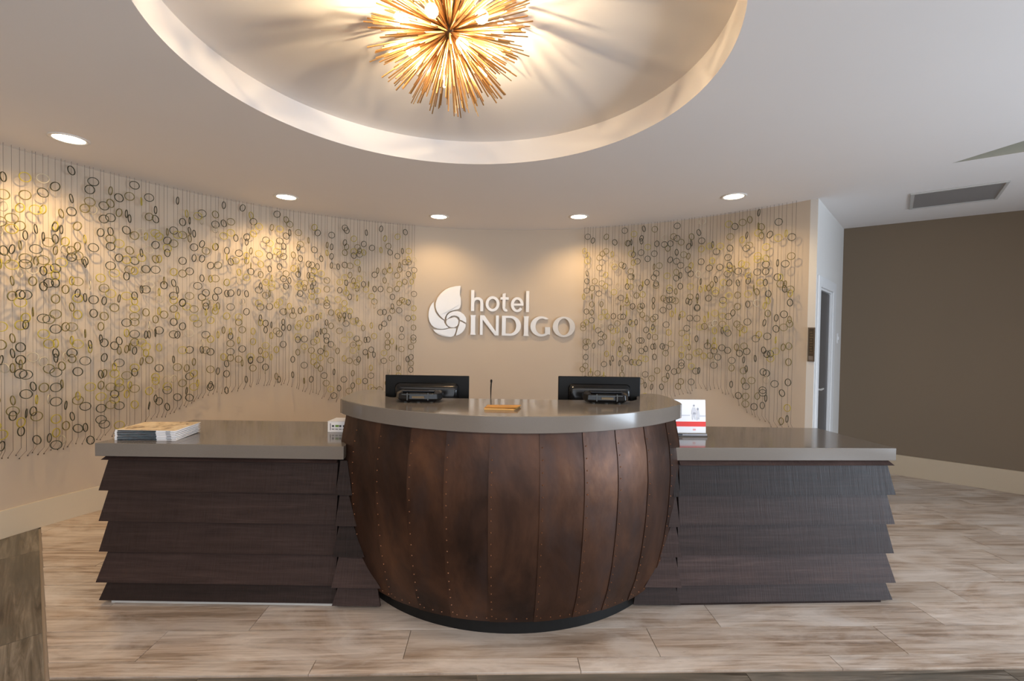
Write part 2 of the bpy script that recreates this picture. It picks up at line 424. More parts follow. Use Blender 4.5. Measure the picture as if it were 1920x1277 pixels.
# ------------------------------------------------------------------ baseboards
tb = [TH0 + (TH1 - TH0) * i / 80 for i in range(81)]
def baseboard(name, pin, pout, h, m):
    return wall_prism(name, pin, pout, 0.0, h, m)
o = baseboard('baseboard_left', [wp(t, RW - .018) for t in tb], [wp(t, RW - .0005) for t in tb], .197, M_base); o.data.shade_smooth(); o.data.set_sharp_from_angle(angle=.6)
baseboard('baseboard_right', [C1 + nr * .018 + ur * .02, C2 + nr * .018 - ur * .02], [C1 + nr * .0005 + ur * .02, C2 + nr * .0005 - ur * .02], .222, mat('dimmed_baseboard_paint', (.46, .365, .255), .5))  # same baseboard paint, with the dim light of this side darkened into its colour
mb = MB(); dbox(mb, D1 + .12, LW - .02, .0005, .018, 0, .2); tag(mb.build('baseboard_door', M_base), kind='structure')

# ------------------------------------------------------------------ door
mb = MB()
cwid = .10
dbox(mb, D0 - cwid, D0, .0005, .016, 0, DH + cwid); dbox(mb, D1, D1 + cwid + .06, .0005, .016, 0, DH + cwid); dbox(mb, D0, D1, .0005, .016, DH, DH + cwid)
dbox(mb, D0, D0 + .02, -.12, -.0005, 0, DH); dbox(mb, D1 - .02, D1, -.12, -.0005, 0, DH); dbox(mb, D0 + .02, D1 - .02, -.12, -.0005, DH - .02, DH)
tag(mb.build('trim_3', M_frame, bevel=.004), kind='structure')
mb = MB(); dbox(mb, D0 + .025, D1 - .025, -.06, -.018, .006, DH - .025)
dr = tag(mb.build('door_1', M_door, bevel=.002), kind='structure')
mb = MB(); dbox(mb, D0 + .022, D1 - .022, -.073, -.058, .01, DH - .022); 
# vision strip and lever
mb = MB(); p = dpt(D0 + .10, -.065, 1.0); q2 = dpt(D0 + .22, -.035, 1.0)
mb.tube([dpt(D0 + .10, -.018, 1.0), dpt(D0 + .10, .02, 1.0), dpt(D0 + .21, .02, 1.0)], .009, 8)
mb.build('door_handle', M_ventf, dr)

# light switch on the door wall
sw = thing('light_switch', 'small white light switch on the white wall beside the door frame', 'switch', dpt(1.335, 0, 1.43))
ang = math.atan2(ud.y, ud.x)
sw.rotation_euler = (0, 0, ang)
# local: x along wall, -y into lobby
MB().box(-.04, .04, -.008, -.0005, 0, .115).build('cover_plate', M_frame, sw, bevel=.002)
MB().box(-.012, .012, -.014, -.008, .04, .075).build('rocker', M_paperw, sw)
# plaque on the end of the curved wall
thp = .9548; P = wp(thp, RW - .001, 1.276); pang = -thp
pq = thing('wall_plaque', 'narrow bronze framed plaque on the white wall end left of the door', 'plaque', P, pang)
mb = MB(); mb.box(-.030, -.022, -.012, 0, 0, .31); mb.box(.018, .026, -.012, 0, 0, .31); mb.box(-.022, .018, -.012, 0, .0, .012); mb.box(-.022, .018, -.012, 0, .298, .31)
mb.build('frame', mat('plaque_bronze', (.16, .13, .105), .4, .5), pq)
MB().box(-.022, .018, -.007, -.001, .05, .298).build('dark_panel', mat('plaque_panel', (.065, .048, .032), .35), pq)
MB().box(-.022, .018, -.009, -.001, .012, .05).build('lower_panel', mat('plaque_lower', (.20, .17, .15), .4), pq)
mbb = MB()
for i in range(9):
    z = .075 + i * .0235; mbb.box(-.017 + (.005 if i % 2 else 0), .013 - (i % 3) * .005, -.0082, -.0071, z, z + .008)
tag(mbb.build('raised_lettering', mat('plaque_letters', (.17, .13, .085), .4, .5), pq), kind='stuff')

# ------------------------------------------------------------------ ceiling return grille
VA = Vector((3.439, 4.07)); VB = Vector((3.897, 3.693)); VC = Vector((3.869, 4.538))
uu = (VB - VA); ww = (VC - VA); LU = uu.length; uu.normalize(); vv = Vector((-uu.y, uu.x)); LV = abs(ww.dot(vv)); sk = ww.dot(uu)
if ww.dot(vv) < 0: vv = -vv
vt = thing('return_grille', 'grey rectangular air return grille in the ceiling above the right taupe wall', 'vent', (VA.x, VA.y, ZC), math.atan2(uu.y, uu.x))
LV = .62; LU = .60
fr = .022
mb = MB(); mb.box(0, LU, 0, fr, -.012, -.0005); mb.box(0, LU, LV - fr, LV, -.012, -.0005); mb.box(0, fr, fr, LV - fr, -.012, -.0005); mb.box(LU - fr, LU, fr, LV - fr, -.012, -.0005)
mb.build('frame', M_ventf, vt, bevel=.003)
MB().box(fr, LU - fr, fr, LV - fr, -.003, -.0005).build('backing_plate', M_vent, vt)
lm = MB().hexa([(-.27, -.008, -.010), (.27, -.008, -.010), (.27, -.006, -.010), (-.27, -.006, -.010), (-.27, .004, -.003), (.27, .004, -.003), (.27, .006, -.003), (-.27, .006, -.003)])
lme = mesh('louver', lm.v, lm.f, M_vent)
for i in range(38):
    link('louver', lme, vt, (LU / 2, fr + .012 + i * (LV - 2 * fr - .02) / 37.5, 0))

# ------------------------------------------------------------------ recessed downlights
cans = [(-2.985, 3.145, 'leftmost'), (-2.165, 4.455, 'second'), (-.82, 5.13, 'third'), (.70, 5.04, 'fourth'), (1.98, 4.225, 'rightmost')]
clab = ['round recessed ceiling downlight at the far left, nearest the camera', 'round recessed ceiling downlight over the middle of the left ring curtain',
        'round recessed ceiling downlight above the shell emblem of the wall sign', 'round recessed ceiling downlight at the left edge of the right ring curtain', 'round recessed ceiling downlight near the white door wall']
ring_me = MB().lathe([(.083, -.0005), (.108, -.0005), (.108, -.004), (.100, -.007), (.086, -.006), (.083, -.003)], 40, close=True); ring_me = mesh('trim_ring', ring_me.v, ring_me.f, M_trimring, True)
lens_me = MB().lathe([(.0825, -.0008), (.0825, -.0035), (.05, -.006), (.02, -.007)], 32); lens_me = mesh('lens', lens_me.v, lens_me.f, M_lens, True)
for k, (x, y, _) in enumerate(cans):
    t = thing('downlight', clab[k], 'downlight', (x, y, ZC), 0, 'recessed downlights in the ceiling')
    link('trim_ring', ring_me, t); link('lens', lens_me, t)
    l = bpy.data.lights.new('downlight_lamp', 'SPOT'); l.energy = [42, 34, 18, 26, 19][k]; l.color = (1.0, .69, .34); l.spot_size = math.radians(128); l.spot_blend = .75; l.shadow_soft_size = .05
    lo = bpy.data.objects.new('downlight_lamp', l); COL.objects.link(lo); lo.parent = t; lo.location = (0, 0, -.03)
    # aimed slightly at the wall
    dv = Vector((x - WX, y - WY, 0)).normalized() * .30 + Vector((0, 0, -1)); lo.rotation_euler = dv.to_track_quat('-Z', 'Y').to_euler()

# ------------------------------------------------------------------ urchin chandelier
HX, HY, HZ = -.290, 2.035, 2.800
ch = thing('urchin_chandelier', 'brass sea urchin chandelier of thin radiating spikes with glowing bulbs in the round ceiling recess', 'chandelier', (HX, HY, ZT))
dz = HZ - ZT
MB().lathe([(.055, -.0005), (.055, -.02), (.03, -.032), (.016, -.036)], 24).build('canopy', M_brass_dk, ch, smooth=True)
MB().lathe([(.014, -.036), (.014, dz + .04)], 12).build('stem', M_brass_dk, ch, smooth=True)
MB().lathe([(.012, .05), (.035, .042), (.048, .02), (.05, 0), (.048, -.02), (.035, -.042), (.01, -.05)], 20, (0, 0, dz)).build('hub', M_brass_dk, ch, smooth=True)
random.seed(21)
bulbs = [(-.155, 0, -.08), (-.055, .21, -.10), (.13, .15, -.09), (.062, -.055, -.085), (-.04, -.20, -.05), (.15, -.17, -.05), (-.17, -.15, -.05)]
sp = MB().add([(-.0027, -.0027, 0), (.0027, -.0027, 0), (.0027, .0027, 0), (-.0027, .0027, 0), (-.0022, -.0022, 1), (.0022, -.0022, 1), (.0022, .0022, 1), (-.0022, .0022, 1)],
              [(0, 3, 2, 1), (4, 5, 6, 7), (0, 1, 5, 4), (1, 2, 6, 5), (2, 3, 7, 6), (3, 0, 4, 7)])
spm = mesh('spike', sp.v, sp.f, M_brass)
dirs = []; NS = 620
for i in range(NS):
    z = 1 - 2 * (i + .5) / NS; ph = i * 2.39996 + random.uniform(-.25, .25); z = max(-1, min(1, z + random.uniform(-.05, .05)))
    r = math.sqrt(max(0, 1 - z * z)); d = Vector((r * cos(ph), r * sin(ph), z)); Ls = random.uniform(.27, .385)
    if d.z > 0: Ls = min(Ls, .115 / max(d.z, .01))
    if d.z < 0: Ls *= 1 + .10 * d.z
    if Ls < .22 and d.z > .5: continue
    dirs.append((d, Ls))
dirs.sort(key=lambda t: t[0].z)
random.shuffle(dirs)
rest = MB()
for i, (d, Ls) in enumerate(dirs):
    if i < 298:
        o = link('spike', spm, ch, (d.x * .035, d.y * .035, dz + d.z * .035), d.to_track_quat('Z', 'Y').to_euler()); o.scale = (1, 1, Ls - .035)
    else:
        a = d * .035 + Vector((0, 0, dz)); b = d * Ls + Vector((0, 0, dz)); rest.tube([a, b], .0034, 4, .0028)
tag(rest.build('spike_cluster', M_brass, ch), kind='stuff')
bm_ = MB().lathe([(.008, -.030), (.018, -.024), (.0245, -.012), (.0255, 0), (.0225, .012), (.015, .022), (.010, .028)], 16); bulb_me = mesh('bulb', bm_.v, bm_.f, M_glass, True)
fm_ = MB().lathe([(.002, -.008), (.0034, -.006), (.0036, 0), (.0034, .006), (.002, .008)], 8); fil_me = mesh('filament', fm_.v, fm_.f, M_bulb, True)
for b in bulbs:
    B_ = Vector(b) + Vector((0, 0, dz)); d = (Vector(b)).normalized()
    MB().tube([d * .03 + Vector((0, 0, dz)), B_ - d * .03], .006, 6).build('bulb_arm', M_brass_dk, ch)
    bo = link('bulb', bulb_me, ch, B_, d.to_track_quat('-Z', 'Y').to_euler()); link('filament', fil_me, bo)

# ------------------------------------------------------------------ ring curtains
RING_L = """-12798,1261,-213k -12787,665,-193k -12777,1367,-13o -12751,2402,-125o -12733,2016,-175k -12710,2522,-194k -12704,1204,4p -12639,866,-179k -12627,974,40o -12624,1202,37o -12610,1305,45k -12605,1411,37o -12587,1707,-164o -12586,1813,51o -12584,1925,-82y -12569,2033,33k -12554,2249,-82o -12516,748,-184k -12492,1159,-47k -12491,1256,-154k -12479,1347,-156k -12467,2331,3y -12458,1720,-6k -12428,2144,-202k -12423,871,65k -12413,1010,-50k -12407,1149,-81k -12402,2556,-128y -12382,1508,-193k -12367,1721,-109k -12356,1939,-101k -12339,881,-183k -12324,1061,30k -12313,1272,-33p -12257,2056,-80k -12256,2201,-211k -12241,2340,-69y -12213,668,8k -12176,1441,-117y -12171,1555,-79k -12153,1790,-171k -12150,1904,20k -12136,2154,58k -12125,2352,25y -12118,2474,-126k -12106,2577,-79p -12064,667,47k -12037,1183,-36o -12031,1368,-26y -11993,1818,-12k -11966,2150,-183k -11963,1040,-112k -11960,1153,-78k -11959,1260,47k -11951,2248,36y -11945,1478,-44k -11942,1371,36y -11935,1590,-111o -11934,1703,-158o -11931,2539,-12k -11928,1932,-135k -11927,606,-46k -11924,1823,-164k -11914,802,-141y -11910,933,-101k -11909,2064,43o -11907,2237,24k -11891,1298,27k -11858,1980,-77y -11840,2227,54k -11830,2347,-192o -11755,741,-168o -11745,897,-214k -11709,1495,10o -11701,1648,-191o -11682,2029,-16k -11651,2377,-135k -11650,2476,-202k -11630,2689,-167k -11627,806,43k -11621,1495,-76o -11607,1296,-124k -11554,2273,3o -11551,2047,-80o -11532,926,-102o -11529,706,-20k -11521,1149,-20k -11505,1363,-75y -11503,1591,-1y -11483,1757,36k -11476,1994,-209k -11474,705,-192k -11456,872,-67k -11456,2182,62y -11445,2421,-20o -11434,1230,-80k -11407,1726,53k -11393,2011,25k -11361,598,7k -11353,2481,-99o -11353,2576,-26k -11320,1022,-98y -11298,1359,-200k -11287,1605,7k -11276,1713,-123k -11254,2125,-105k -11217,2644,-73k -11181,751,-59k -11173,842,-118k -11168,936,-106y -11154,1117,38k -11145,1403,56k -11135,1502,27o -11100,2253,16k -11085,2366,-27k -11069,2471,-111k -11059,1122,-182o -11044,710,-72k -11034,1585,-141o -11033,1370,1k -11018,1811,-108o -11013,1709,41k -11010,1251,-170k -10998,2154,-14k -10997,2502,-152o -10990,2274,-173k -10983,1771,-71y -10980,2387,-107k -10966,1997,-37k -10947,2214,-31o -10851,948,-4k -10837,1116,-23y -10836,1345,0k -10809,1735,-205k -10792,2069,3k -10776,2187,-70y -10774,686,-76y -10767,2440,27o -10749,2562,-127k -10747,847,-48k -10734,996,-70o -10728,1202,-70k -10711,1385,26k -10673,1924,26k -10656,2061,-20y -10650,2306,-133k -10637,2442,65k -10628,1094,-69o -10614,1315,-187o -10612,1759,-69y -10605,1536,-95k -10577,1981,-43o -10572,2142,-131o -10550,2407,60k -10530,2592,-39o -10526,1332,73o -10520,1441,-68k -10520,1543,-114o -10506,1659,-99y -10503,1765,-162k -10492,2060,-119k -10437,2694,-87k -10427,843,7y -10427,978,-81o -10418,1117,-160k -10407,1301,-179k -10402,1208,-193o -10379,1822,60k -10370,2134,-195k -10356,2308,-67p -10231,1436,58k -10226,1628,14o -10209,1825,-30k -10209,1999,-116k -10206,2169,-103p -10183,2452,-7o -10179,821,-210k -10170,1218,-134o -10158,2617,-66k -10145,1438,-196k -10136,1867,-66p -10108,2094,-149o -10108,2319,-66y -10103,876,58k -10100,2521,64k -10095,1031,9y -10086,1450,-209k -10086,1570,-159o -10058,2003,-65k -10052,2218,-4k -10029,2443,-148k -9976,849,8k -9953,1141,-107k -9924,1474,-30k -9904,1874,-137k -9818,941,-64k -9746,2271,-7k -9743,2162,-157k -9736,792,40k -9699,1550,7k -9690,1439,-63k -9684,1786,-28k -9678,1670,-118o -9673,1900,-170k -9650,2253,-38o -9650,2369,-105k -9648,1039,-152p -9639,1213,-197k -9602,1842,-193k -9601,1436,-155k -9556,2642,66k -9529,870,-11k -9485,1513,-137k -9477,1725,18k -9477,1730,14k -9462,1992,-17o -9457,2107,-11k -9437,2458,-141k -9436,2341,-89o -9354,921,-197k -9348,1130,-155o -9305,855,-21k -9293,1054,-100k -9291,2389,-184k -9290,2019,-20k -9282,1297,-107k -9267,2482,-200k -9258,1449,-60p -9244,1793,-60o -9230,2145,47k -9228,1674,-76o -9221,2369,64k -9201,1077,-117y -9153,2244,-15k -9139,2537,-71y -9121,1891,-54k -9064,984,70y -9041,1295,54k -9006,1965,47k -8991,2149,29k -8982,2284,33k -8968,1788,-98k -8965,2569,-58k -8899,1292,-95o -8868,1437,-58k -8864,1831,-6k -8863,1705,20k -8855,1967,51y -8855,2092,5k -8853,1576,-109y -8834,939,-120k -8825,1107,-93o -8813,1275,-108k -8760,959,-165k -8745,2274,-146y -8736,2487,-91k -8695,1973,-57o -8694,1794,-137k -8671,2275,19k -8602,1088,61k -8570,1714,58o -8565,1858,-28k -8530,2510,-139k -8518,2684,58k -8429,1156,-153k -8425,1619,-117y -8384,1837,44k -8377,896,55k -8375,1945,22y -8370,2252,36k -8368,1057,17k -8357,1271,-55k -8356,2537,-55o -8333,1709,-54k -8317,2148,-131k -8288,1425,39k -8279,1211,6o -8261,1844,0k -8232,2386,44k -8136,1383,70y -8114,1612,-89y -8093,1857,63k -8088,2055,-157y -8082,2242,-29k -8056,2692,31k -7985,1297,-94k -7977,1488,-94o -7963,1847,52k -7941,2411,10k -7921,991,-174k -7879,1668,15k -7861,2010,-91y -7858,2362,60k -7839,1185,-138k -7836,1180,43k -7793,2072,-105k -7769,2454,-104y -7763,2574,-13k -7685,1102,-9o -7679,1369,23y -7676,1474,-147y -7650,1893,-50k -7630,2533,-79y -7610,2260,-50y -7523,1185,-11k -7505,1611,-170k -7502,1721,-25k -7487,1934,67k -7476,2156,-114y -7451,1107,8k -7444,1329,-49y -7429,1557,23k -7414,1774,-49p -7394,2406,-27k -7370,1489,57k -7350,1729,-13k -7346,2116,-154k -7343,2249,-104k -7322,2378,-48y -7204,1541,91k -7182,1968,-38y -7172,2305,-47y -7145,2688,-15k -7082,1285,35y -7043,2539,-46y -7034,2149,-128k -7033,1781,-74y -7028,2415,-74k -7026,2276,14o -7018,973,68k -6983,1450,-96k -6975,1573,-160k -6968,1681,-46k -6954,2027,-6k -6948,2259,-20k -6935,2364,-126k -6907,1340,-95k -6901,1515,63k -6879,1950,-119k -6858,2475,-95k -6847,2645,-125o -6770,1516,58k -6755,1742,47y -6749,2012,-153k -6728,2517,-163k -6636,1016,79k -6629,1179,-140k -6594,1695,-162k -6584,2285,-134o -6572,2086,-121k -6564,2528,-32o -6535,1523,-97y -6533,1389,34k -6499,1951,-43y -6491,2369,65k -6457,1697,-139k -6445,1881,11k -6427,2256,-126k -6318,1113,-42k -6298,1395,-17k -6289,1713,-143y -6266,2082,70k -6263,2204,27k -6254,1615,-66o -6253,2459,-174o -6170,958,-135k -6138,1621,-108y -6138,1963,71k -6137,1857,-100y -6126,2083,-79k -6094,2199,9k -6086,1147,-4y -6075,1362,-40o -6037,2007,-134k -6033,2364,-77k -6029,2134,8y -5983,1450,-156k -5977,1636,77k -5975,1809,66o -5957,2187,-133k -5944,2552,18k -5857,1261,-85k -5856,1478,-176k -5835,1692,-46p -5821,2275,-138k -5808,2113,-32y -5718,993,-38k -5699,1578,-148k -5695,1381,33k -5653,1796,-81o -5636,908,-38o -5625,2431,83o -5621,1427,-65k -5612,1763,-37k -5608,1542,33o -5601,2211,78k -5569,1338,5k -5551,1690,16o -5540,2416,73k -5523,2311,55k -5517,2545,-37k -5422,1030,-162k -5421,765,-14k -5392,1837,-36y -5369,2203,-145k -5260,846,55k -5246,1662,-104o -5233,1488,-17o -5222,1942,41k -5205,2642,-73k -5202,2478,62k -5164,1387,-35y -5163,2088,-35y -5154,1661,-143k -5147,1800,14y -5146,2228,-84k -5128,2365,-94o -5119,942,-48k -5098,1917,-70y -5091,1571,-48k -5065,2030,-136k -5041,2615,-93k -5011,1447,-34y -4971,809,-31o -4927,1656,-135k -4927,1873,56k -4912,2342,-91k -4905,2532,0y -4827,868,-121k -4825,1267,-33y -4787,1401,-63k -4770,1134,-32o -4770,2267,-1y -4748,2438,-32o -4737,1971,56o -4713,914,33y -4712,1353,-32o -4678,2361,-32k -4676,1578,-32y -4656,1166,-119k -4618,2024,-112k -4602,2483,24k -4513,915,32k -4487,1388,-137k -4484,1248,-94k -4448,1967,-5y -4448,2615,-149k -4355,1392,57k -4325,1276,22k -4314,1892,-7y -4301,2447,11k -4288,841,-50y -4265,976,-29k -4224,2140,10k -4201,1218,77k -4179,1831,-48o -4166,1977,-121k -4027,1538,71k -4015,1709,-12k -4011,1980,22k -3986,2676,65k -3881,1145,-27k -3876,1578,22k -3853,1714,50k -3837,2569,65y -3815,1305,22o -3764,1442,-94o -3715,1647,-117k -3713,1975,-26o -3709,2411,-85k -3572,1374,66y -3566,1782,-129k -3558,1894,-82k -3544,2373,-71k -3534,2601,8y -3423,970,5y -3409,2049,22y -3406,1739,-24k -3403,2219,-81o -3360,1059,-106o -3353,1428,-24k -3349,1282,-24o -3338,1861,6o -3310,2437,-140k -3284,1519,67k -3252,2309,6o -3223,2661,-97k -3125,1163,67k -3116,1836,-87k -3111,1649,-48k -3098,2172,-87k -3091,2310,-49k -3090,2442,-22y -2970,1037,43k -2962,1310,3o -2958,1187,-75k -2948,1421,3k -2947,1769,-75y -2941,1539,-75o -2888,1658,-85y -2877,2220,-21k -2869,1938,-21k"""
RING_R = """2990,1218,-41k 2991,2211,-95k 3003,961,-27k 3007,1759,72k 3012,1404,16o 3018,2426,102y 3020,2643,16k 3060,2354,-9y 3078,1114,59o 3080,1335,-8k 3084,2006,16k 3084,2117,-41k 3235,1655,-9k 3236,1020,-41o 3244,1843,86o 3250,2595,104k 3253,2036,-41o 3377,1356,121k 3386,2390,18o 3393,2273,18o 3420,1250,18p 3459,1971,18k 3462,1538,18k 3463,1031,-10o 3507,1397,19k 3523,1693,19y 3534,1494,19k 3534,2089,19o 3675,2631,80o 3683,1755,20y 3686,2187,80y 3691,1142,-11k 3843,1573,21k 3846,1162,152k 3897,2424,125y 3911,1704,82k 3921,2561,-41k 3923,2278,21y 3927,1984,21y 3977,1394,-90y 3999,1212,-97k 4134,1698,29k 4136,1323,134k 4147,1917,23k 4151,1162,-103k 4163,2296,-29o 4293,2279,114k 4295,2688,8k 4300,1698,76k 4306,1027,-49o 4328,2541,24o 4352,1548,-88k 4355,2045,106k 4358,2540,115k 4370,1219,24k 4372,1393,24o 4452,2158,43k 4455,2549,-108k 4456,2420,43y 4457,1311,137k 4457,1635,-74k 4507,2044,25y 4577,2642,25y 4580,1179,-66k 4587,1818,90k 4590,2407,117k 4592,1620,-15y 4746,2329,26k 4749,1636,-80k 4757,2552,-80k 4772,1428,26k 4789,2424,27k 4823,1176,-16k 4823,1813,-29o 4823,2026,126k 4839,2586,119k 4863,2691,-73k 4871,1823,-49k 4881,1429,83k 4888,1721,94o 4900,1310,-29k 5030,1335,-65k 5032,2350,-18k 5035,1046,28k 5035,1678,28o 5041,2087,-49k 5042,1549,-29k 5049,1222,28y 5054,925,142k 5054,2481,28y 5171,1478,-72k 5175,2137,76k 5183,1883,137k 5198,1006,29o 5204,911,-85k 5207,1583,137k 5207,2403,29k 5243,1362,-71k 5250,2674,-4o 5258,1815,144k 5269,2046,30o 5330,1695,-19k 5330,2511,-49k 5332,1367,151k 5337,2181,-4k 5344,1248,124k 5344,2066,-40k 5477,2496,31k 5478,2573,31p 5479,1772,41k 5485,1369,-40k 5487,919,118k 5640,1006,47o 5646,1610,32k 5660,2148,32y 5661,1356,32k 5676,1879,32k 5697,2500,-20k 5698,1808,-20k 5699,1984,32k 5705,1885,85k 5708,2322,105k 5709,1132,-48k 5754,1046,142k 5774,1399,33o 5780,1884,54k 5927,2686,34k 5932,2118,-21k 5933,2302,34k 5935,2551,8k 5938,2400,-70k 5942,1096,88k 6061,2254,34k 6067,2146,145k 6069,2028,109k 6072,1694,-100k 6122,2368,35o 6130,1198,6k 6131,993,91o 6133,1341,35y 6149,1164,-10k 6156,1519,6o 6200,1724,93y 6226,1866,140k 6227,1572,36k 6239,2202,4k 6241,2452,119k 6248,1413,36y 6323,2020,36y 6350,2486,-93k 6365,2156,95k 6372,1681,2k 6378,1854,135k 6380,1370,148o 6397,1263,31o 6408,997,3k 6527,2589,-55k 6536,1462,-68k 6536,1907,-80k 6539,1677,37k 6549,1787,0k 6602,1116,38k 6604,1796,108k 6614,1986,-74y 6626,2498,38k 6662,2277,-1k 6664,2068,173k 6674,2698,61p 6683,1587,38y 6699,1324,17o 6701,1124,-80k 6820,1593,81o 6847,2205,39k 6849,2431,12y 6850,1889,82k 6860,1389,40k 6956,2446,-85k 6977,2277,-33y 7002,1287,-15o 7008,1617,40p 7041,1940,41o 7041,2369,9k 7043,2082,-67k 7051,1189,41k 7058,1339,86k 7099,1627,-25p 7110,1964,41y 7124,1730,41y 7153,1275,9k 7235,2420,42y 7249,2204,6k 7260,1863,42k 7264,1549,-78k 7265,1374,77k 7270,1700,57y 7410,2637,43y 7422,2132,43k 7432,2298,66k 7455,1694,43k 7499,2391,-9k 7506,2038,105k 7508,1527,3k 7514,1349,84k 7526,2215,-27k 7531,1172,-26o 7531,1732,135k 7537,2604,2k 7578,1248,44k 7589,1005,-71k 7726,1910,100o 7726,2150,45k 7734,1793,100o 7734,2033,-60k 7754,1324,100k 7777,897,100k 7871,2501,173k 7878,1152,-1o 7887,1260,173k 7950,2373,46k 7951,2205,46y 7955,1916,46y 7963,1639,46k 7973,1346,83k 8032,2651,-42o 8039,2397,47o 8047,2048,135k 8052,1816,142k 8053,898,10o 8060,1173,-75k 8061,998,47k 8187,2706,171k 8200,2509,48y 8208,1280,-80k 8209,1934,-41o 8210,1475,48k 8211,2127,48k 8230,803,100k 8257,2250,48y 8297,2020,49y 8373,2564,-15o 8383,2127,104k 8395,1364,146k 8407,826,-47k 8407,1630,168k 8418,949,40k 8421,2362,49y 8456,2194,50k 8463,1152,-14k 8465,975,50k 8473,2020,-53k 8484,1499,34k 8486,1326,114k 8529,2478,123k 8543,1910,-23k 8556,1720,-29o 8561,1142,107k 8573,900,174k 8577,1333,-15k 8705,2198,-78k 8717,2586,23k 8729,2063,103k 8739,1572,-16k 8741,1676,-53k 8744,1357,51y 8751,1046,25k 8784,2435,52y 8880,2059,-42y 8886,2183,52k 8888,1948,-42k 8893,700,152o 8895,1709,97k 8898,1586,52o 8908,966,135k 9076,2249,77o 9078,2425,54k 9093,1262,132o 9096,1621,-11o 9097,1817,-31k 9102,1072,132k 9103,729,-72k 9119,832,119y"""

RS = RW - .07
PRL = [(-1.34, .60), (-1.281, .574), (-1.241, .564), (-1.197, .567), (-1.112, .585), (-.995, .694), (-.873, .864), (-.751, .936), (-.678, .92), (-.586, .773), (-.505, .665), (-.40, .62), (-.281, .66)]
PRR = [(.287, .66), (.4, .62), (.487, .71), (.579, .81), (.651, .919), (.713, .95), (.758, .899), (.803, .73), (.86, .644), (.934, .632)]
def interp(P, t):
    if t <= P[0][0]: return P[0][1]
    for (a, b), (c, d) in zip(P, P[1:]):
        if t <= c: return b + (d - b) * (t - a) / (c - a)
    return P[-1][1]
def torus(R, r, nu=18, nv=4):
    vs = []; fs = []
    for i in range(nu):
        a = 2 * PI * i / nu
        for j in range(nv):
            b = 2 * PI * j / nv + PI / 4; vs.append(((R + r * cos(b)) * cos(a), r * sin(b), (R + r * cos(b)) * sin(a)))
    for i in range(nu):
        for j in range(nv): fs.append((i * nv + j, i * nv + (j + 1) % nv, ((i + 1) % nu) * nv + (j + 1) % nv, ((i + 1) % nu) * nv + j))
    return vs, fs
tv, tf = torus(.0325, .0036)
ring_mesh = {k: mesh('ring_' + k, tv, tf, M_ring[k], True) for k in M_ring}
def curtain(label, data, prof, t0, t1, pitch, nrand, seed, wallside):
    random.seed(seed)
    root = thing('ring_curtain', label, 'wall art', wp((t0 + t1) / 2, RS, 0))
    ri = Matrix.Translation(-root.location)
    rings = []
    for s in data.split():
        a, b, c = s[:-1].split(','); rings.append([int(a) / 1e4, int(b) / 1e3, int(c) / 1e2, s[-1], 0])
    n = int((t1 - t0) / pitch)
    sth = [t0 + pitch * (i + random.uniform(-.28, .28)) for i in range(n + 1)]
    tries = 0; k = 0
    while k < nrand and tries < 9000:
        tries += 1
        t = random.choice(sth); zlo = interp(prof, t); z = random.uniform(zlo + .05, ZC - .12)
        if random.random() > (.35 if z > 2.35 or z < zlo + .25 else 1): continue
        if any(abs(q[0] - t) * RS < .035 and abs(q[1] - z) < .03 for q in rings): continue
        az = math.atan2(WX + RS * sin(t), WY + RS * cos(t))
        rings.append([t, z, az + random.uniform(-1.5, 1.5), random.choice('yyypooo'), 1]); k += 1
    wires = {i: [] for i in range(len(sth))}
    for r in rings:
        i = min(range(len(sth)), key=lambda j: abs(sth[j] - r[0])); wires[i].append(r)
    order = sorted(rings, key=lambda r: (wp(r[0], RS)).length + r[4] * 6)
    solo = set(id(r) for r in order[:298])
    stuff = {k: MB() for k in 'koyp'}
    for i, t in enumerate(sth):
        zlo = interp(prof, t) + random.uniform(-.02, .02)
        base = wp(t, RS, 0) - root.location
        tmpb = MB()
        end = wp(t + random.uniform(-.004, .004), RW - .002, zlo - .01) - root.location
        tmpb.tube([base + Vector((0, 0, ZC - .001)), base + Vector((0, 0, zlo + .05)), end], .0013, 4)
        tmpb.add(*(lambda m: (m.v, m.f))(MB().lathe([(.0035, -.0035), (.0035, .0035)], 6, tuple(end - (wp(t, RW) - wp(t, RW - .004))))))
        # keep the strand's own origin on its wire
        tmpb.v = [(v[0] - base.x, v[1] - base.y, v[2]) for v in tmpb.v]
        st = tmpb.build('strand', M_wire, root, base)
        for r in wires[i]:
            if id(r) in solo:
                o = link('ring', ring_mesh[r[3]], st, (0, (0), r[1]), (random.uniform(-.12, .12), 0, -r[2]))
                off = wp(r[0], RS) - wp(t, RS)
                if off.length < .02: pass
            else:
                R = Matrix.Translation((base.x, base.y, r[1])) @ Matrix.Rotation(-r[2], 4, 'Z')
                stuff[r[3]].add([R @ Vector(v) for v in tv], tf)
    for kk, nm in (('k', 'dark_ring_cluster'), ('o', 'olive_ring_cluster'), ('y', 'yellow_ring_cluster'), ('p', 'pale_ring_cluster')):
        if stuff[kk].v: tag(stuff[kk].build(nm, M_ring[kk], root, smooth=True), kind='stuff')
    return root
curtain('wide curtain of hanging olive and dark rings on the curved wall left of the sign', RING_L, PRL, -1.33, -.285, .0098, 300, 5, 0)
curtain('narrower curtain of hanging olive and dark rings on the curved wall right of the sign', RING_R, PRR, .292, .922, .0104, 150, 6, 0)

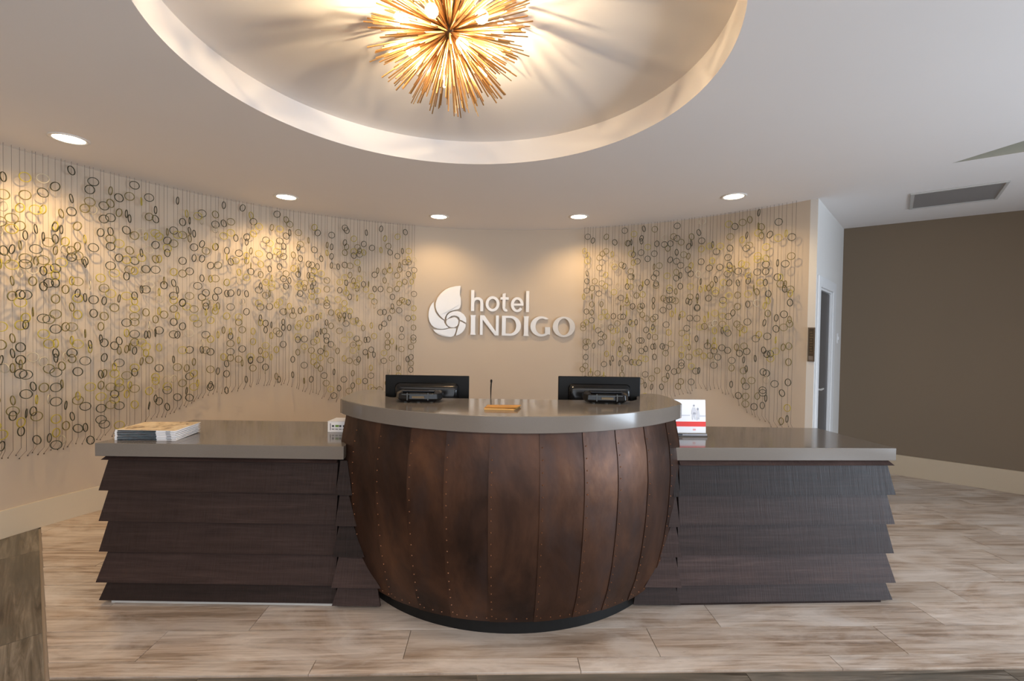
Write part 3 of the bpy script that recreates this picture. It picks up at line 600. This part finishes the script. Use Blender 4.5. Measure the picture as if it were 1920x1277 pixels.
# ------------------------------------------------------------------ wall sign
sg = thing('wall_sign', 'brushed metal hotel name sign with shell emblem mounted on the curved wall', 'sign', wp(0, RW, 1.40))
def sgp(cx, cy, d):
    s = -.3444 + (cx - 615) * .001093; z = 1.7036 - (cy - 545) * .001092; return wp(s / (RW - .02), RW - d, z) - sg.location
def letter(name, polys, d0=.012, d1=.032, mface=None):
    mbl = MB()
    for P in polys:
        if isinstance(P, dict):     # ring shape: outer and inner loops of same count
            O, I = P['o'], P['i']; n = len(O); cl = P.get('closed', True); m = n if cl else n - 1
            vs = [sgp(x, y, d1) for x, y in O] + [sgp(x, y, d1) for x, y in I] + [sgp(x, y, d0) for x, y in O] + [sgp(x, y, d0) for x, y in I]
            fs = []
            for i in range(m):
                j = (i + 1) % n
                fs += [(i, j, n + j, n + i), (2 * n + i, 2 * n + j, j, i), (n + i, n + j, 3 * n + j, 3 * n + i), (2 * n + i, 3 * n + i, 3 * n + j, 2 * n + j)]
            if not cl: fs += [(0, n, 3 * n, 2 * n), (n - 1, 2 * n - 1, 4 * n - 1, 3 * n - 1)]
            mbl.add(vs, fs)
        else:
            n = len(P); vs = [sgp(x, y, d1) for x, y in P] + [sgp(x, y, d0) for x, y in P]
            mbl.add(vs, [tuple(range(n)), tuple(range(n, 2 * n))[::-1]] + [(i, (i + 1) % n, n + (i + 1) % n, n + i) for i in range(n)])
    o = mbl.build(name, M_steel, sg)
    return o
def ell(cx, cy, rx, ry, a0=0, a1=360, n=40):
    return [(cx + rx * cos(math.radians(a0 + (a1 - a0) * i / n)), cy + ry * sin(math.radians(a0 + (a1 - a0) * i / n))) for i in range(n + (0 if a1 - a0 == 360 else 1))]
def rect(x0, y0, x1, y1): return [(x0, y0), (x1, y0), (x1, y1), (x0, y1)]
# word in small letters: h o t e l
letter('letter', [rect(618, 265, 654, 500), {'o': ell(690, 402, 66, 60, 180, 340, 14) + [(756, 420), (756, 500)], 'i': ell(690, 402, 32, 30, 180, 345, 14) + [(722, 420), (722, 500)], 'closed': False}])
letter('letter', [{'o': ell(860, 415, 78, 86), 'i': ell(860, 415, 46, 56)}])
letter('letter', [rect(948, 338, 1040, 366), {'o': [(972, 300), (972, 440)] + ell(1012, 446, 40, 54, 170, 60, 8), 'i': [(1006, 292), (1006, 440)] + ell(1014, 446, 12, 26, 170, 60, 8), 'closed': False}])
letter('letter', [{'o': ell(1138, 420, 72, 84, 15 + 20, 360, 34), 'i': ell(1138, 420, 38, 56, 15 + 20, 360, 34), 'closed': False}, rect(1092, 408, 1208, 432)])
letter('letter', [rect(1237, 266, 1272, 502)])
# word in capitals: I N D I G O
letter('letter', [[(612, 544), (674, 544), (668, 570), (668, 740), (674, 766), (612, 766), (618, 740), (618, 570)]])
letter('letter', [[(722, 545), (770, 545), (752, 575), (752, 766), (722, 766)], [(722, 545), (770, 545), (932, 770), (890, 770), (722, 560)], [(900, 545), (932, 545), (932, 770), (905, 745), (900, 720)]])
letter('letter', [rect(968, 547, 1012, 770), {'o': [(1012, 547)] + ell(1066, 659, 118, 112, -90, 90, 20) + [(1012, 770)], 'i': [(1012, 572)] + ell(1058, 659, 72, 88, -90, 90, 20) + [(1012, 746)], 'closed': False}])
letter('letter', [[(1212, 549), (1272, 549), (1266, 575), (1266, 745), (1272, 771), (1212, 771), (1218, 745), (1218, 575)]])
letter('letter', [{'o': ell(1412, 661, 122, 113, -48, -310, 36), 'i': ell(1420, 661, 72, 88, -60, -300, 36), 'closed': False}, [(1455, 668), (1512, 668), (1512, 752), (1455, 745)]])
letter('letter', [{'o': ell(1665, 663, 124, 114), 'i': ell(1665, 663, 66, 92)}])
# shell emblem
shell = [
 [(502, 220), (440, 226), (385, 240), (330, 268), (280, 312), (245, 362), (226, 420), (226, 470), (242, 515), (270, 555), (300, 585), (325, 602), (332, 570), (355, 530), (385, 508), (430, 492), (478, 482), (497, 460), (505, 420), (505, 360), (492, 320), (492, 275)],
 [(205, 408), (182, 430), (162, 470), (150, 520), (148, 570), (158, 620), (180, 660), (210, 688), (250, 703), (300, 706), (345, 700), (370, 690), (345, 668), (325, 640), (318, 612), (285, 592), (250, 560), (224, 520), (210, 475), (205, 440)],
 [(200, 712), (225, 745), (260, 768), (305, 785), (355, 794), (400, 794), (430, 780), (446, 748), (455, 712), (455, 696), (420, 695), (375, 700), (330, 712), (280, 716), (235, 714)],
 [(474, 694), (486, 665), (492, 634), (496, 618), (520, 626), (545, 640), (562, 648), (560, 680), (545, 715), (520, 745), (490, 765), (452, 778), (462, 745), (468, 720)],
 [(345, 600), (350, 560), (378, 527), (420, 508), (465, 503), (505, 514), (540, 540), (562, 575), (568, 610), (566, 634), (545, 622), (515, 606), (497, 600), (485, 575), (460, 558), (430, 553), (400, 560), (375, 578), (355, 596)],
 [(398, 582), (430, 572), (462, 582), (480, 610), (478, 645), (462, 672), (430, 688), (395, 686), (362, 668), (345, 640), (345, 612), (352, 604), (370, 590)],
]
for P in shell:
    letter('shell_segment', [P], .010, .030)
MB().tube([Vector(sgp(400, 560, .008)) , Vector(sgp(420, 640, .008))], .002, 4).build('mounting_pin', M_steel_side, sg)

# ------------------------------------------------------------------ barrel desk
BX, BY = 0.0, 3.33
prof = [(.095, 1.083), (.16, 1.112), (.22, 1.134), (.37, 1.168), (.56, 1.194), (.76, 1.205), (.90, 1.195), (1.04, 1.165)]
def BR(z):
    if z <= prof[0][0]: return prof[0][1]
    for (a, b), (c, d) in zip(prof, prof[1:]):
        if z <= c: 
            t = (z - a) / (c - a); return b + (d - b) * t
    return prof[-1][1]
_p = BR
def BRs(z): return (_p(max(.095, z - .04)) + _p(z) * 2 + _p(min(1.04, z + .04))) / 4
XC = .945
bd = thing('barrel_desk', 'round barrel shaped reception desk front clad in riveted aged copper panels', 'desk', (BX, BY, 0))
seams = [math.radians(a) for a in (-90, -52, -44.5, -34.2, -24.3, -14.9, -4.7, 6.6, 17.0, 25.9, 35.5, 45.5, 52, 90)]
NZ = 22
def bpt(th, z, off=0):
    R = BRs(z) + off
    thm = math.asin(min(1, XC / R))
    if abs(th) <= math.radians(53):
        x = R * sin(th); y = -R * cos(th)
        if abs(x) > XC + off: x = math.copysign(XC + off, th)
        return Vector((x, y, z))
    s = (abs(th) - math.radians(52)) / math.radians(38)
    y0 = -R * cos(math.radians(52)); return Vector((math.copysign(min(XC + off, R * sin(math.radians(52))), th), y0 + (0.05 - y0) * s, z))
riv = []
for k in range(len(seams) - 1):
    a, b = seams[k], seams[k + 1]
    nu = 7; vo = []; vi = []
    lip = .004
    for i in range(nu):
        t = i / (nu - 1); th = a + (b - a) * t
        off = .0045 * (1 - t) + .0005 * t      # each sheet laps over its neighbour
        for j in range(NZ):
            z = .095 + (1.038 - .095) * j / (NZ - 1); vo.append(bpt(th, z, off)); vi.append(bpt(th, z, off - lip))
    fs = grid_fs(nu, NZ); m_ = nu * NZ
    fs2 = [tuple(q + m_ for q in f)[::-1] for f in fs]
    rim = []
    loopi = [i * NZ for i in range(nu)] + [(nu - 1) * NZ + j for j in range(1, NZ)] + [i * NZ + NZ - 1 for i in range(nu - 2, -1, -1)] + [j for j in range(NZ - 2, 0, -1)]
    for q in range(len(loopi)):
        c, d = loopi[q], loopi[(q + 1) % len(loopi)]; rim.append((c, d, d + m_, c + m_))
    me = mesh('copper_panel', vo + vi, fs + fs2 + rim, M_copper, True); me.set_sharp_from_angle(angle=.7)
    pn = link('copper_panel', me, bd)
    if 1 <= k <= len(seams) - 3:
        mr = MB()
        def rv(p, nrm, r=.0038):
            nrm = nrm.normalized(); a1 = nrm.cross(Vector((0, 0, 1))).normalized(); b1 = nrm.cross(a1)
            vs = [p + a1 * r * cos(PI * q / 3) + b1 * r * sin(PI * q / 3) for q in range(6)] + [p + nrm * .0032 + a1 * r * .5 * cos(PI * q / 3) + b1 * r * .5 * sin(PI * q / 3) for q in range(6)]
            mr.add(vs, [(q, (q + 1) % 6, 6 + (q + 1) % 6, 6 + q) for q in range(6)] + [tuple(range(6, 12))])
        if k >= 2:
            z = .13
            while z < 1.02:
                th = a + .011; p = bpt(th, z, .0043); rv(p, Vector((sin(th), -cos(th), -.1 if z < .5 else 0))); z += .056 if z > .35 else .045
        tt = a + .03
        while tt < b - .01:
            p = bpt(tt, .117, .003); rv(p, Vector((sin(tt), -cos(tt), -.25))); tt += .045
        if mr.v: tag(mr.build('rivet_row', M_rivet, pn, smooth=False), kind='stuff')
# plinth: clipped disc
pl = []
RP = 1.030
tmx = math.asin(.90 / RP)
for i in range(49): t = -tmx + 2 * tmx * i / 48; pl.append((RP * sin(t), -RP * cos(t) ))
pl += [(.90, .04), (-.90, .04)]
MB().prism(pl, 0.0, .0935).build('plinth', M_plinth, bd)
# inner staff work surface and rear support (hidden, carries the monitors)
MB().prism([(-.925, -.50), (.925, -.50), (.925, .20), (-.925, .20)], .70, .735).build('work_surface', M_desk, bd)
MB().box(-.88, .88, -.06, .0, .0945, .70).build('back_panel', M_slat, bd)
# countertop
ct = []
RT = 1.212; cyt = 3.345; tm = math.asin(.93 / RT)
front = [(RT * sin(-tm + 2 * tm * i / 60), cyt - RT * cos(-tm + 2 * tm * i / 60)) for i in range(61)]
right = [(.955, 2.60), (.965, 2.66), (.970, 2.78), (.970, 2.90), (.950, 2.985), (.91, 3.02), (.86, 3.02), (.80, 2.95), (.765, 2.84), (.74, 2.74), (.70, 2.685)]
left = [(-x, y) for x, y in right[::-1]]
outl = front + right + left
bm = bmesh.new(); vsb = [bm.verts.new((x, y, 1.04)) for x, y in outl]; f0 = bm.faces.new(vsb)
ex = bmesh.ops.extrude_face_region(bm, geom=[f0]); tv2 = [g for g in ex['geom'] if isinstance(g, bmesh.types.BMVert)]
bmesh.ops.translate(bm, verts=tv2, vec=(0, 0, .08)); bmesh.ops.recalc_face_normals(bm, faces=bm.faces)
me = bpy.data.meshes.new('bar_countertop'); bm.to_mesh(me); bm.free(); me.materials.append(M_quartz); me.shade_smooth(); me.set_sharp_from_angle(angle=.6)
o = link('bar_countertop', me); m = o.modifiers.new('bevel', 'BEVEL'); m.width = .003; m.segments = 2; m.limit_method = 'ANGLE'; m.angle_limit = .7
tag(o, 'curved glossy taupe stone countertop on top of the copper barrel desk', 'countertop')

# ------------------------------------------------------------------ wings
ZW0, ZW1 = .812, .883
levels = [(.815, .787), (.800, .623), (.635, .457), (.469, .291), (.303, .128), (.140, .026)]
def wing(side):
    L_ = side < 0
    if L_:
        yA, yB = 2.525, 2.525; xo = -2.175; xi = -.905
        lab = 'low dark wood desk wing clad in overlapping rough boards left of the barrel'
    else:
        yA, yB = 2.575, 2.640; xo = 2.135; xi = .905
        lab = 'low dark wood desk wing clad in overlapping rough boards right of the barrel'
    t = thing('desk_wing', lab, 'desk', ((xo + xi) / 2, 2.85, 0)); ox, oy = t.location.x, t.location.y
    def yf(x): return yA + (yB - yA) * (abs(x) - .9) / 1.26
    S = -1 if L_ else 1
    # carcass
    po = [(xo - S * .02, yf(xo) + .016), (S * .905, yf(.905) + .016), (S * .960, 2.68), (S * .960, 3.12), (xo - S * .02, 3.12)]
    MB().prism([(a - ox, b - oy) for a, b in po], 0.02, .811).build('carcass', M_slat, t)
    MB().prism([(a - ox, b - oy) for a, b in [(xo - S * .012, yf(xo) - .012), (S * .93, yf(.93) - .012), (S * .93, 3.12), (xo - S * .012, 3.12)]], 0.0, .019).build('toe_strip', M_toe if L_ else M_slat, t)
    for k, (zt_, zb_) in enumerate(levels):
        pr = .036 if k else .030
        if k == 4: pr = .045
        pt = .004; th_ = .013
        # front board
        xiT = S * .935; xs = [(xo + S * pt, yf(xo)), (xiT, yf(xiT))]
        def P(x, y, z): return (x - ox, y - oy, z)
        zb2 = zb_
        xot, xob = xo + S * pt, xo + S * pr
        V = [P(xob, yf(xob) - pr, zb2), P(xiT, yf(xiT) - pr, zb2), P(xiT, yf(xiT) - pr + th_, zb2 + .001), P(xob - S * th_, yf(xob) - pr + th_, zb2 + .001),
             P(xot, yf(xot) - pt, zt_), P(xiT, yf(xiT) - pt, zt_), P(xiT, yf(xiT) - pt + th_, zt_), P(xot - S * th_, yf(xot) - pt + th_, zt_)]
        mbb = MB().hexa(V); mbb.build('board', M_slat, t)
        # end board
        V = [P(xob, yf(xob) - pr, zb2), P(xob, 3.12, zb2), P(xob - S * th_, 3.12, zb2), P(xob - S * th_, yf(xob) - pr + th_, zb2),
             P(xot, yf(xot) - pt, zt_), P(xot, 3.12, zt_), P(xot - S * th_, 3.12, zt_), P(xot - S * th_, yf(xot) - pt + th_, zt_)]
        MB().hexa(V).build('end_board', M_slat, t)
        # short return board between the wing and the barrel
        if k >= 1:
            fo = .020
            def yr(pp): return yf(.93) - pp - fo
            def xb(z, y):
                R = BRs(max(.1, z)) + .006; dd = R * R - (BY - y) ** 2; return math.sqrt(max(dd, .2))
            yb_, yt_ = yr(pr), yr(pt)
            xj_b = .948 - .0 + .01 * 0; xj_t = .905 + .010
            xj_b = (.945 if k > 2 else .93)
            xib = min(xb(zb2, yb_) , xj_b - .004); xit = min(xb(zt_, yt_), xj_t - .004)
            if k == 5: xib = .685; xit = .715
            V = [P(S * xj_b, yb_, zb2), P(S * xib, yb_, zb2), P(S * xib, yb_ + th_, zb2), P(S * xj_b, yb_ + th_, zb2),
                 P(S * xj_t, yt_, zt_), P(S * xit, yt_, zt_), P(S * xit, yt_ + th_, zt_), P(S * xj_t, yt_ + th_, zt_)]
            MB().hexa(V).build('short_board', M_slat, t)
    # worktop
    if L_: out = [(-2.218, 2.475), (-.890, 2.475), (-.895, 2.53), (-.962, 2.66), (-.962, 3.135), (-2.14, 3.135)]
    else: out = [(2.180, 2.620), (.905, 2.555), (.91, 2.58), (.962, 2.66), (.962, 3.165), (2.085, 3.165)]
    w_ = MB().prism(out, ZW0, ZW1).build('wing_countertop', M_quartz, bevel=.003)
    tag(w_, 'glossy taupe stone countertop on the ' + ('left' if L_ else 'right') + ' low desk wing', 'countertop')
wing(-1); wing(1)

# ------------------------------------------------------------------ monitors
def monitor(x, lab, wdt, ztop, y, rz):
    t = thing('computer_monitor', lab, 'monitor', (x, y, .735), rz, 'monitors on the reception desk')
    h = .335; zt2 = ztop - .735
    MB().box(-wdt / 2, wdt / 2, 0, .018, zt2 - h, zt2).build('casing', M_black, t, bevel=.004)
    MB().box(-wdt / 2 + .012, wdt / 2 - .012, .018, .0195, zt2 - h + .018, zt2 - .012).build('screen', M_screen, t)
    # raised rounded hump on the back (faces the visitors)
    pts = []; hw = wdt / 2 - .06
    for cxx, czz, a0 in ((hw - .03, zt2 - .075, 0), (-hw + .03, zt2 - .075, 90), (-hw + .03, zt2 - h + .06, 180), (hw - .03, zt2 - h + .06, 270)):
        for q in range(6): a = math.radians(a0 + 90 * q / 5); pts.append((cxx + .03 * cos(a), czz + .03 * sin(a)))
    n = len(pts); vs = [(a, -.001, b) for a, b in pts] + [(a * .95, -.030, zt2 - .19 + (b - zt2 + .19) * .9) for a, b in pts] + [(a * .88, -.036, zt2 - .19 + (b - zt2 + .19) * .78) for a, b in pts]
    fs = [(i, (i + 1) % n, n + (i + 1) % n, n + i) for i in range(n)] + [(n + i, n + (i + 1) % n, 2 * n + (i + 1) % n, 2 * n + i) for i in range(n)] + [tuple(range(2 * n, 3 * n))]
    MB().add(vs, fs).build('back_hump', M_blackgloss, t, smooth=True)
    mbv = MB()
    for q in range(9): mbv.box(-.10 + q * .022, -.086 + q * .022, -.0375, -.035, zt2 - .15, zt2 - .146)
    MB().box(-.03, .03, -.02, 0.0, .012, zt2 - h + .05).build('stand_neck', M_black, t)
    MB().box(-.12, .12, -.09, .10, 0, .012).build('stand_base', M_black, t, bevel=.004)
monitor(-.518, 'black desktop monitor seen from behind on the left of the reception desk', .515, 1.232, 2.860, 0.0)
monitor(.545, 'black desktop monitor seen from behind on the right of the reception desk', .508, 1.238, 2.880, 0.0)

# low black devices on the bar countertop
def device(x, y, rz, lab):
    t = thing('card_terminal', lab, 'terminal', (x, y, 1.12), rz, 'black desk devices on the bar countertop')
    prof_ = [(-.125, -.02), (-.105, -.055), (-.045, -.065), (.045, -.065), (.105, -.055), (.125, -.02), (.125, .05), (-.125, .05)]
    n = len(prof_)
    vs = [(a * .86, b * .82, 0.006) for a, b in prof_] + [(a, b, .020) for a, b in prof_] + [(a * .97, b * .96, .050) for a, b in prof_] + [(a * .84, b * .72 + .004, .060) for a, b in prof_]
    fs = [tuple(range(n))[::-1]]
    for s in range(3): fs += [(s * n + i, s * n + (i + 1) % n, (s + 1) * n + (i + 1) % n, (s + 1) * n + i) for i in range(n)]
    fs += [tuple(range(3 * n, 4 * n))]
    MB().add(vs, fs).build('body', M_blackgloss, t, bevel=.003)
    MB().box(-.085, .085, -.050, .025, .0605, .0640).build('display', M_screen, t, bevel=.001)
    mbr = MB()
    for a0, b0 in ((-.055, -.066), (.055, -.066)): mbr.box(a0 - .003, a0 + .003, b0 - .003, b0 + .004, .016, .055)
    mbr.box(-.085, .085, -.0675, -.062, .044, .048)
    mbr.build('grey_edging', M_rim, t)
    mf = MB()
    for a0, b0 in ((-.07, -.04), (.07, -.04), (0, -.045), (-.07, .03), (.07, .03)): mf.lathe([(.009, 0), (.010, .004), (.008, .0065)], 8, (a0, b0, 0))
    mf.build('rubber_feet', M_rim, t)
    MB().box(-.030, .035, -.0685, -.0672, .026, .038).build('amber_label', mat('amber_label_' + ('l' if x < 0 else 'r'), (.12, .08, .03), .3), t)
device(-.500, 2.545, .02, 'low black countertop device in front of the left monitor')
device(.525, 2.60, -.04, 'low black countertop device in front of the right monitor')

# antenna stick rising behind the bar
t = thing('handheld_radio', 'thin black antenna stick rising behind the bar countertop between the monitors', 'radio', (-.128, 2.92, .735))
MB().box(-.03, .03, -.02, .02, 0, .16).build('radio_body', M_black, t, bevel=.004)
MB().tube([(0, 0, .16), (0, 0, .42), (.002, 0, .455)], .0042, 8).build('antenna', M_black, t)
MB().lathe([(.0045, .452), (.0062, .456), (.0062, .468), (.003, .472)], 8, (.002, 0, 0)).build('antenna_tip', M_black, t)

# orange envelopes
t = thing('envelope', 'small orange kraft envelope with a lifted flap lying on the bar countertop', 'envelope', (-.045, 2.36, 1.12), -.02)
MB().hexa([(-.085, -.065, 0), (.060, -.065, 0), (.090, .045, 0), (-.078, .050, 0), (-.088, -.065, .010), (.062, -.065, .007), (.092, .045, .003), (-.078, .050, .005)]).build('pocket', M_kraft, t, bevel=.0008)
MB().hexa([(-.082, -.060, .0105), (.075, -.050, .0105), (.094, .048, .006), (-.078, .050, .006), (-.083, -.062, .0135), (.077, -.052, .0155), (.098, .048, .010), (-.078, .050, .008)]).build('flap', M_kraftdk, t)

# brochures stacked on the left wing
random.seed(4)
blab = ['lowest', 'second lowest', 'third', 'fourth', 'fifth', 'topmost']
for k in range(6):
    z0 = ZW1 + .0001 + k * .0093
    rz = .03 - k * .007; 
    t = thing('folded_brochure', ('dark edged folded brochure in the stack on the left countertop, %s of the six' % blab[k]) if k < 5 else 'topmost folded brochure with tan map cover, on the stack on the left countertop', 'brochure', (-2.005 + random.uniform(-.004, .004), 2.655, z0), rz, 'stacked brochures on the left wing countertop')
    th_ = .0085
    lift = .006 if k == 5 else 0
    MB().hexa([(-.165, -.108, 0), (.165, -.108, 0), (.150, .10, 0), (-.150, .10, 0), (-.165, -.108, th_), (.165, -.108, th_ * .8), (.165, .105, th_ + lift), (-.165, .105, th_ + lift * .4)]).build('pages', M_paper, t)
    MB().box(-.150, .060, -.1098, -.1082, .0008, th_ * .9).build('dark_fold', M_fold, t)
    MB().box(.115, .140, -.1096, -.1082, .003, .0055).build('print_mark', M_darkprint, t)
    if k == 5: MB().hexa([(-.163, -.104, th_ + .0002), (.163, -.104, th_ * .8 + .0004), (.163, .104, th_ + lift + .0004), (-.163, .104, th_ + lift * .4 + .0004), (-.163, -.104, th_ + .0010), (.163, -.104, th_ * .8 + .0012), (.163, .104, th_ + lift + .0012), (-.163, .104, th_ + lift * .4 + .0012)]).build('map_cover', M_map, t)

# small white box against the barrel on the left wing
t = thing('card_box', 'small white box with rows of dark dots on the left countertop against the copper barrel', 'box', (-1.035, 2.815, ZW1), 0.0)
MB().box(-.075, .068, 0, .10, 0, .062).build('box_body', M_paperw, t, bevel=.002)
MB().hexa([(-.076, 0.0, .063), (.069, 0.0, .063), (.060, .10, .063), (-.060, .10, .063), (-.076, .0, .066), (.069, .0, .066), (.060, .10, .070), (-.060, .10, .070)]).build('lid', M_paper, t)
mbx = MB()
for q in range(5): mbx.lathe([(.0065, -.0008), (.0065, .0004)], 10, (0, 0, 0)); 
mbx = MB()
for q in range(5):
    xx = -.042 + q * .022
    for zz in (.038,): mbx.box(xx - .006, xx + .006, -.0012, -.0002, zz - .006, zz + .006)
    mbx.box(xx - .008, xx + .008, -.0012, -.0002, .017, .0215)
mbx.build('dark_dots', M_darkprint, t)
MB().box(-.028, -.006, -.0014, -.0012, .033, .045).build('green_mark', M_green, t)
MB().box(-.060, -.0565, -.0012, -.0002, .012, .054).build('edge_line', M_darkprint, t)

# leaflet stand on the right wing
t = thing('leaflet_stand', 'clear stand with a white leaflet with red stripe on the right low countertop', 'leaflet holder', (1.083, 2.84, ZW1), 0.03)
th_l = .0
MB().box(-.122, .122, -.004, .06, 0, .004).build('acrylic_base', M_acryl, t)
MB().hexa([(-.116, .010, .004), (.116, .010, .004), (.116, .013, .004), (-.116, .013, .004), (-.116, .030, .225), (.116, .030, .225), (.116, .033, .225), (-.116, .033, .225)]).build('acrylic_back', M_acryl, t)
def lf(mb, x0, x1, z0, z1, d): 
    def yy(z): return .004 + .020 * (z - .004) / .22 - d
    return mb.hexa([(x0, yy(z0), z0), (x1, yy(z0), z0), (x1, yy(z0) + .0006, z0), (x0, yy(z0) + .0006, z0), (x0, yy(z1), z1), (x1, yy(z1), z1), (x1, yy(z1) + .0006, z1), (x0, yy(z1) + .0006, z1)])
lfm = lf(MB(), -.115, .115, .022, .223, 0); lfm.build('leaflet', M_paperw, t)
lf(MB(), -.115, .115, .060, .090, .0009).build('red_stripe', M_red, t)
lf(MB(), .035, .052, .036, .047, .0009).build('red_mark', M_pale_red, t)
mbx = MB(); lf(mbx, -.085, -.045, .185, .188, .0009); lf(mbx, -.085, -.055, .176, .179, .0009); mbx.build('pale_red_print', M_pale_red, t)
mbx = MB(); lf(mbx, -.06, .018, .124, .131, .0009); lf(mbx, .075, .115, .120, .129, .0009); mbx.build('shoreline_print', M_ltgrey, t)
def poly_print(name, pts, m, d=.0012):
    def yy(z): return .004 + .020 * (z - .004) / .22 - d
    n = len(pts); MB().add([(a, yy(b), b) for a, b in pts] + [(a, yy(b) + .0003, b) for a, b in pts], [tuple(range(n)), tuple(range(n, 2 * n))[::-1]] + [(i, (i + 1) % n, n + (i + 1) % n, n + i) for i in range(n)]).build(name, m, t)
poly_print('printed_figure', [(.030, .100), (.036, .100), (.040, .128), (.046, .102), (.052, .102), (.054, .140), (.062, .130), (.058, .160), (.050, .176), (.036, .176), (.028, .158), (.026, .132), (.032, .138)], M_ltgrey)
poly_print('printed_figure_head', [(.043 + .006 * cos(a * PI / 4), .187 + .007 * sin(a * PI / 4)) for a in range(8)], M_greyprint)
poly_print('printed_figure', [(.058, .098), (.066, .098), (.068, .118), (.074, .098), (.078, .130), (.074, .158), (.064, .158), (.060, .136)], M_ltgrey, .0016)
poly_print('printed_figure_head', [(.067 + .006 * cos(a * PI / 4), .166 + .009 * sin(a * PI / 4)) for a in range(8)], M_greyprint, .0016)
poly_print('printed_figure_shorts', [(.036, .134), (.054, .134), (.052, .146), (.038, .146)], M_greyprint, .0018)
MB().box(-.113, -.035, -.0052, -.0042, .007, .018).build('black_strip', M_darkprint, t)
MB().box(-.033, .118, -.0050, -.0042, .008, .016).build('grey_strip', M_greyprint, t)
MB().box(-.118, .118, -.0040, -.0010, .004, .021).build('front_lip', M_acryl, t)
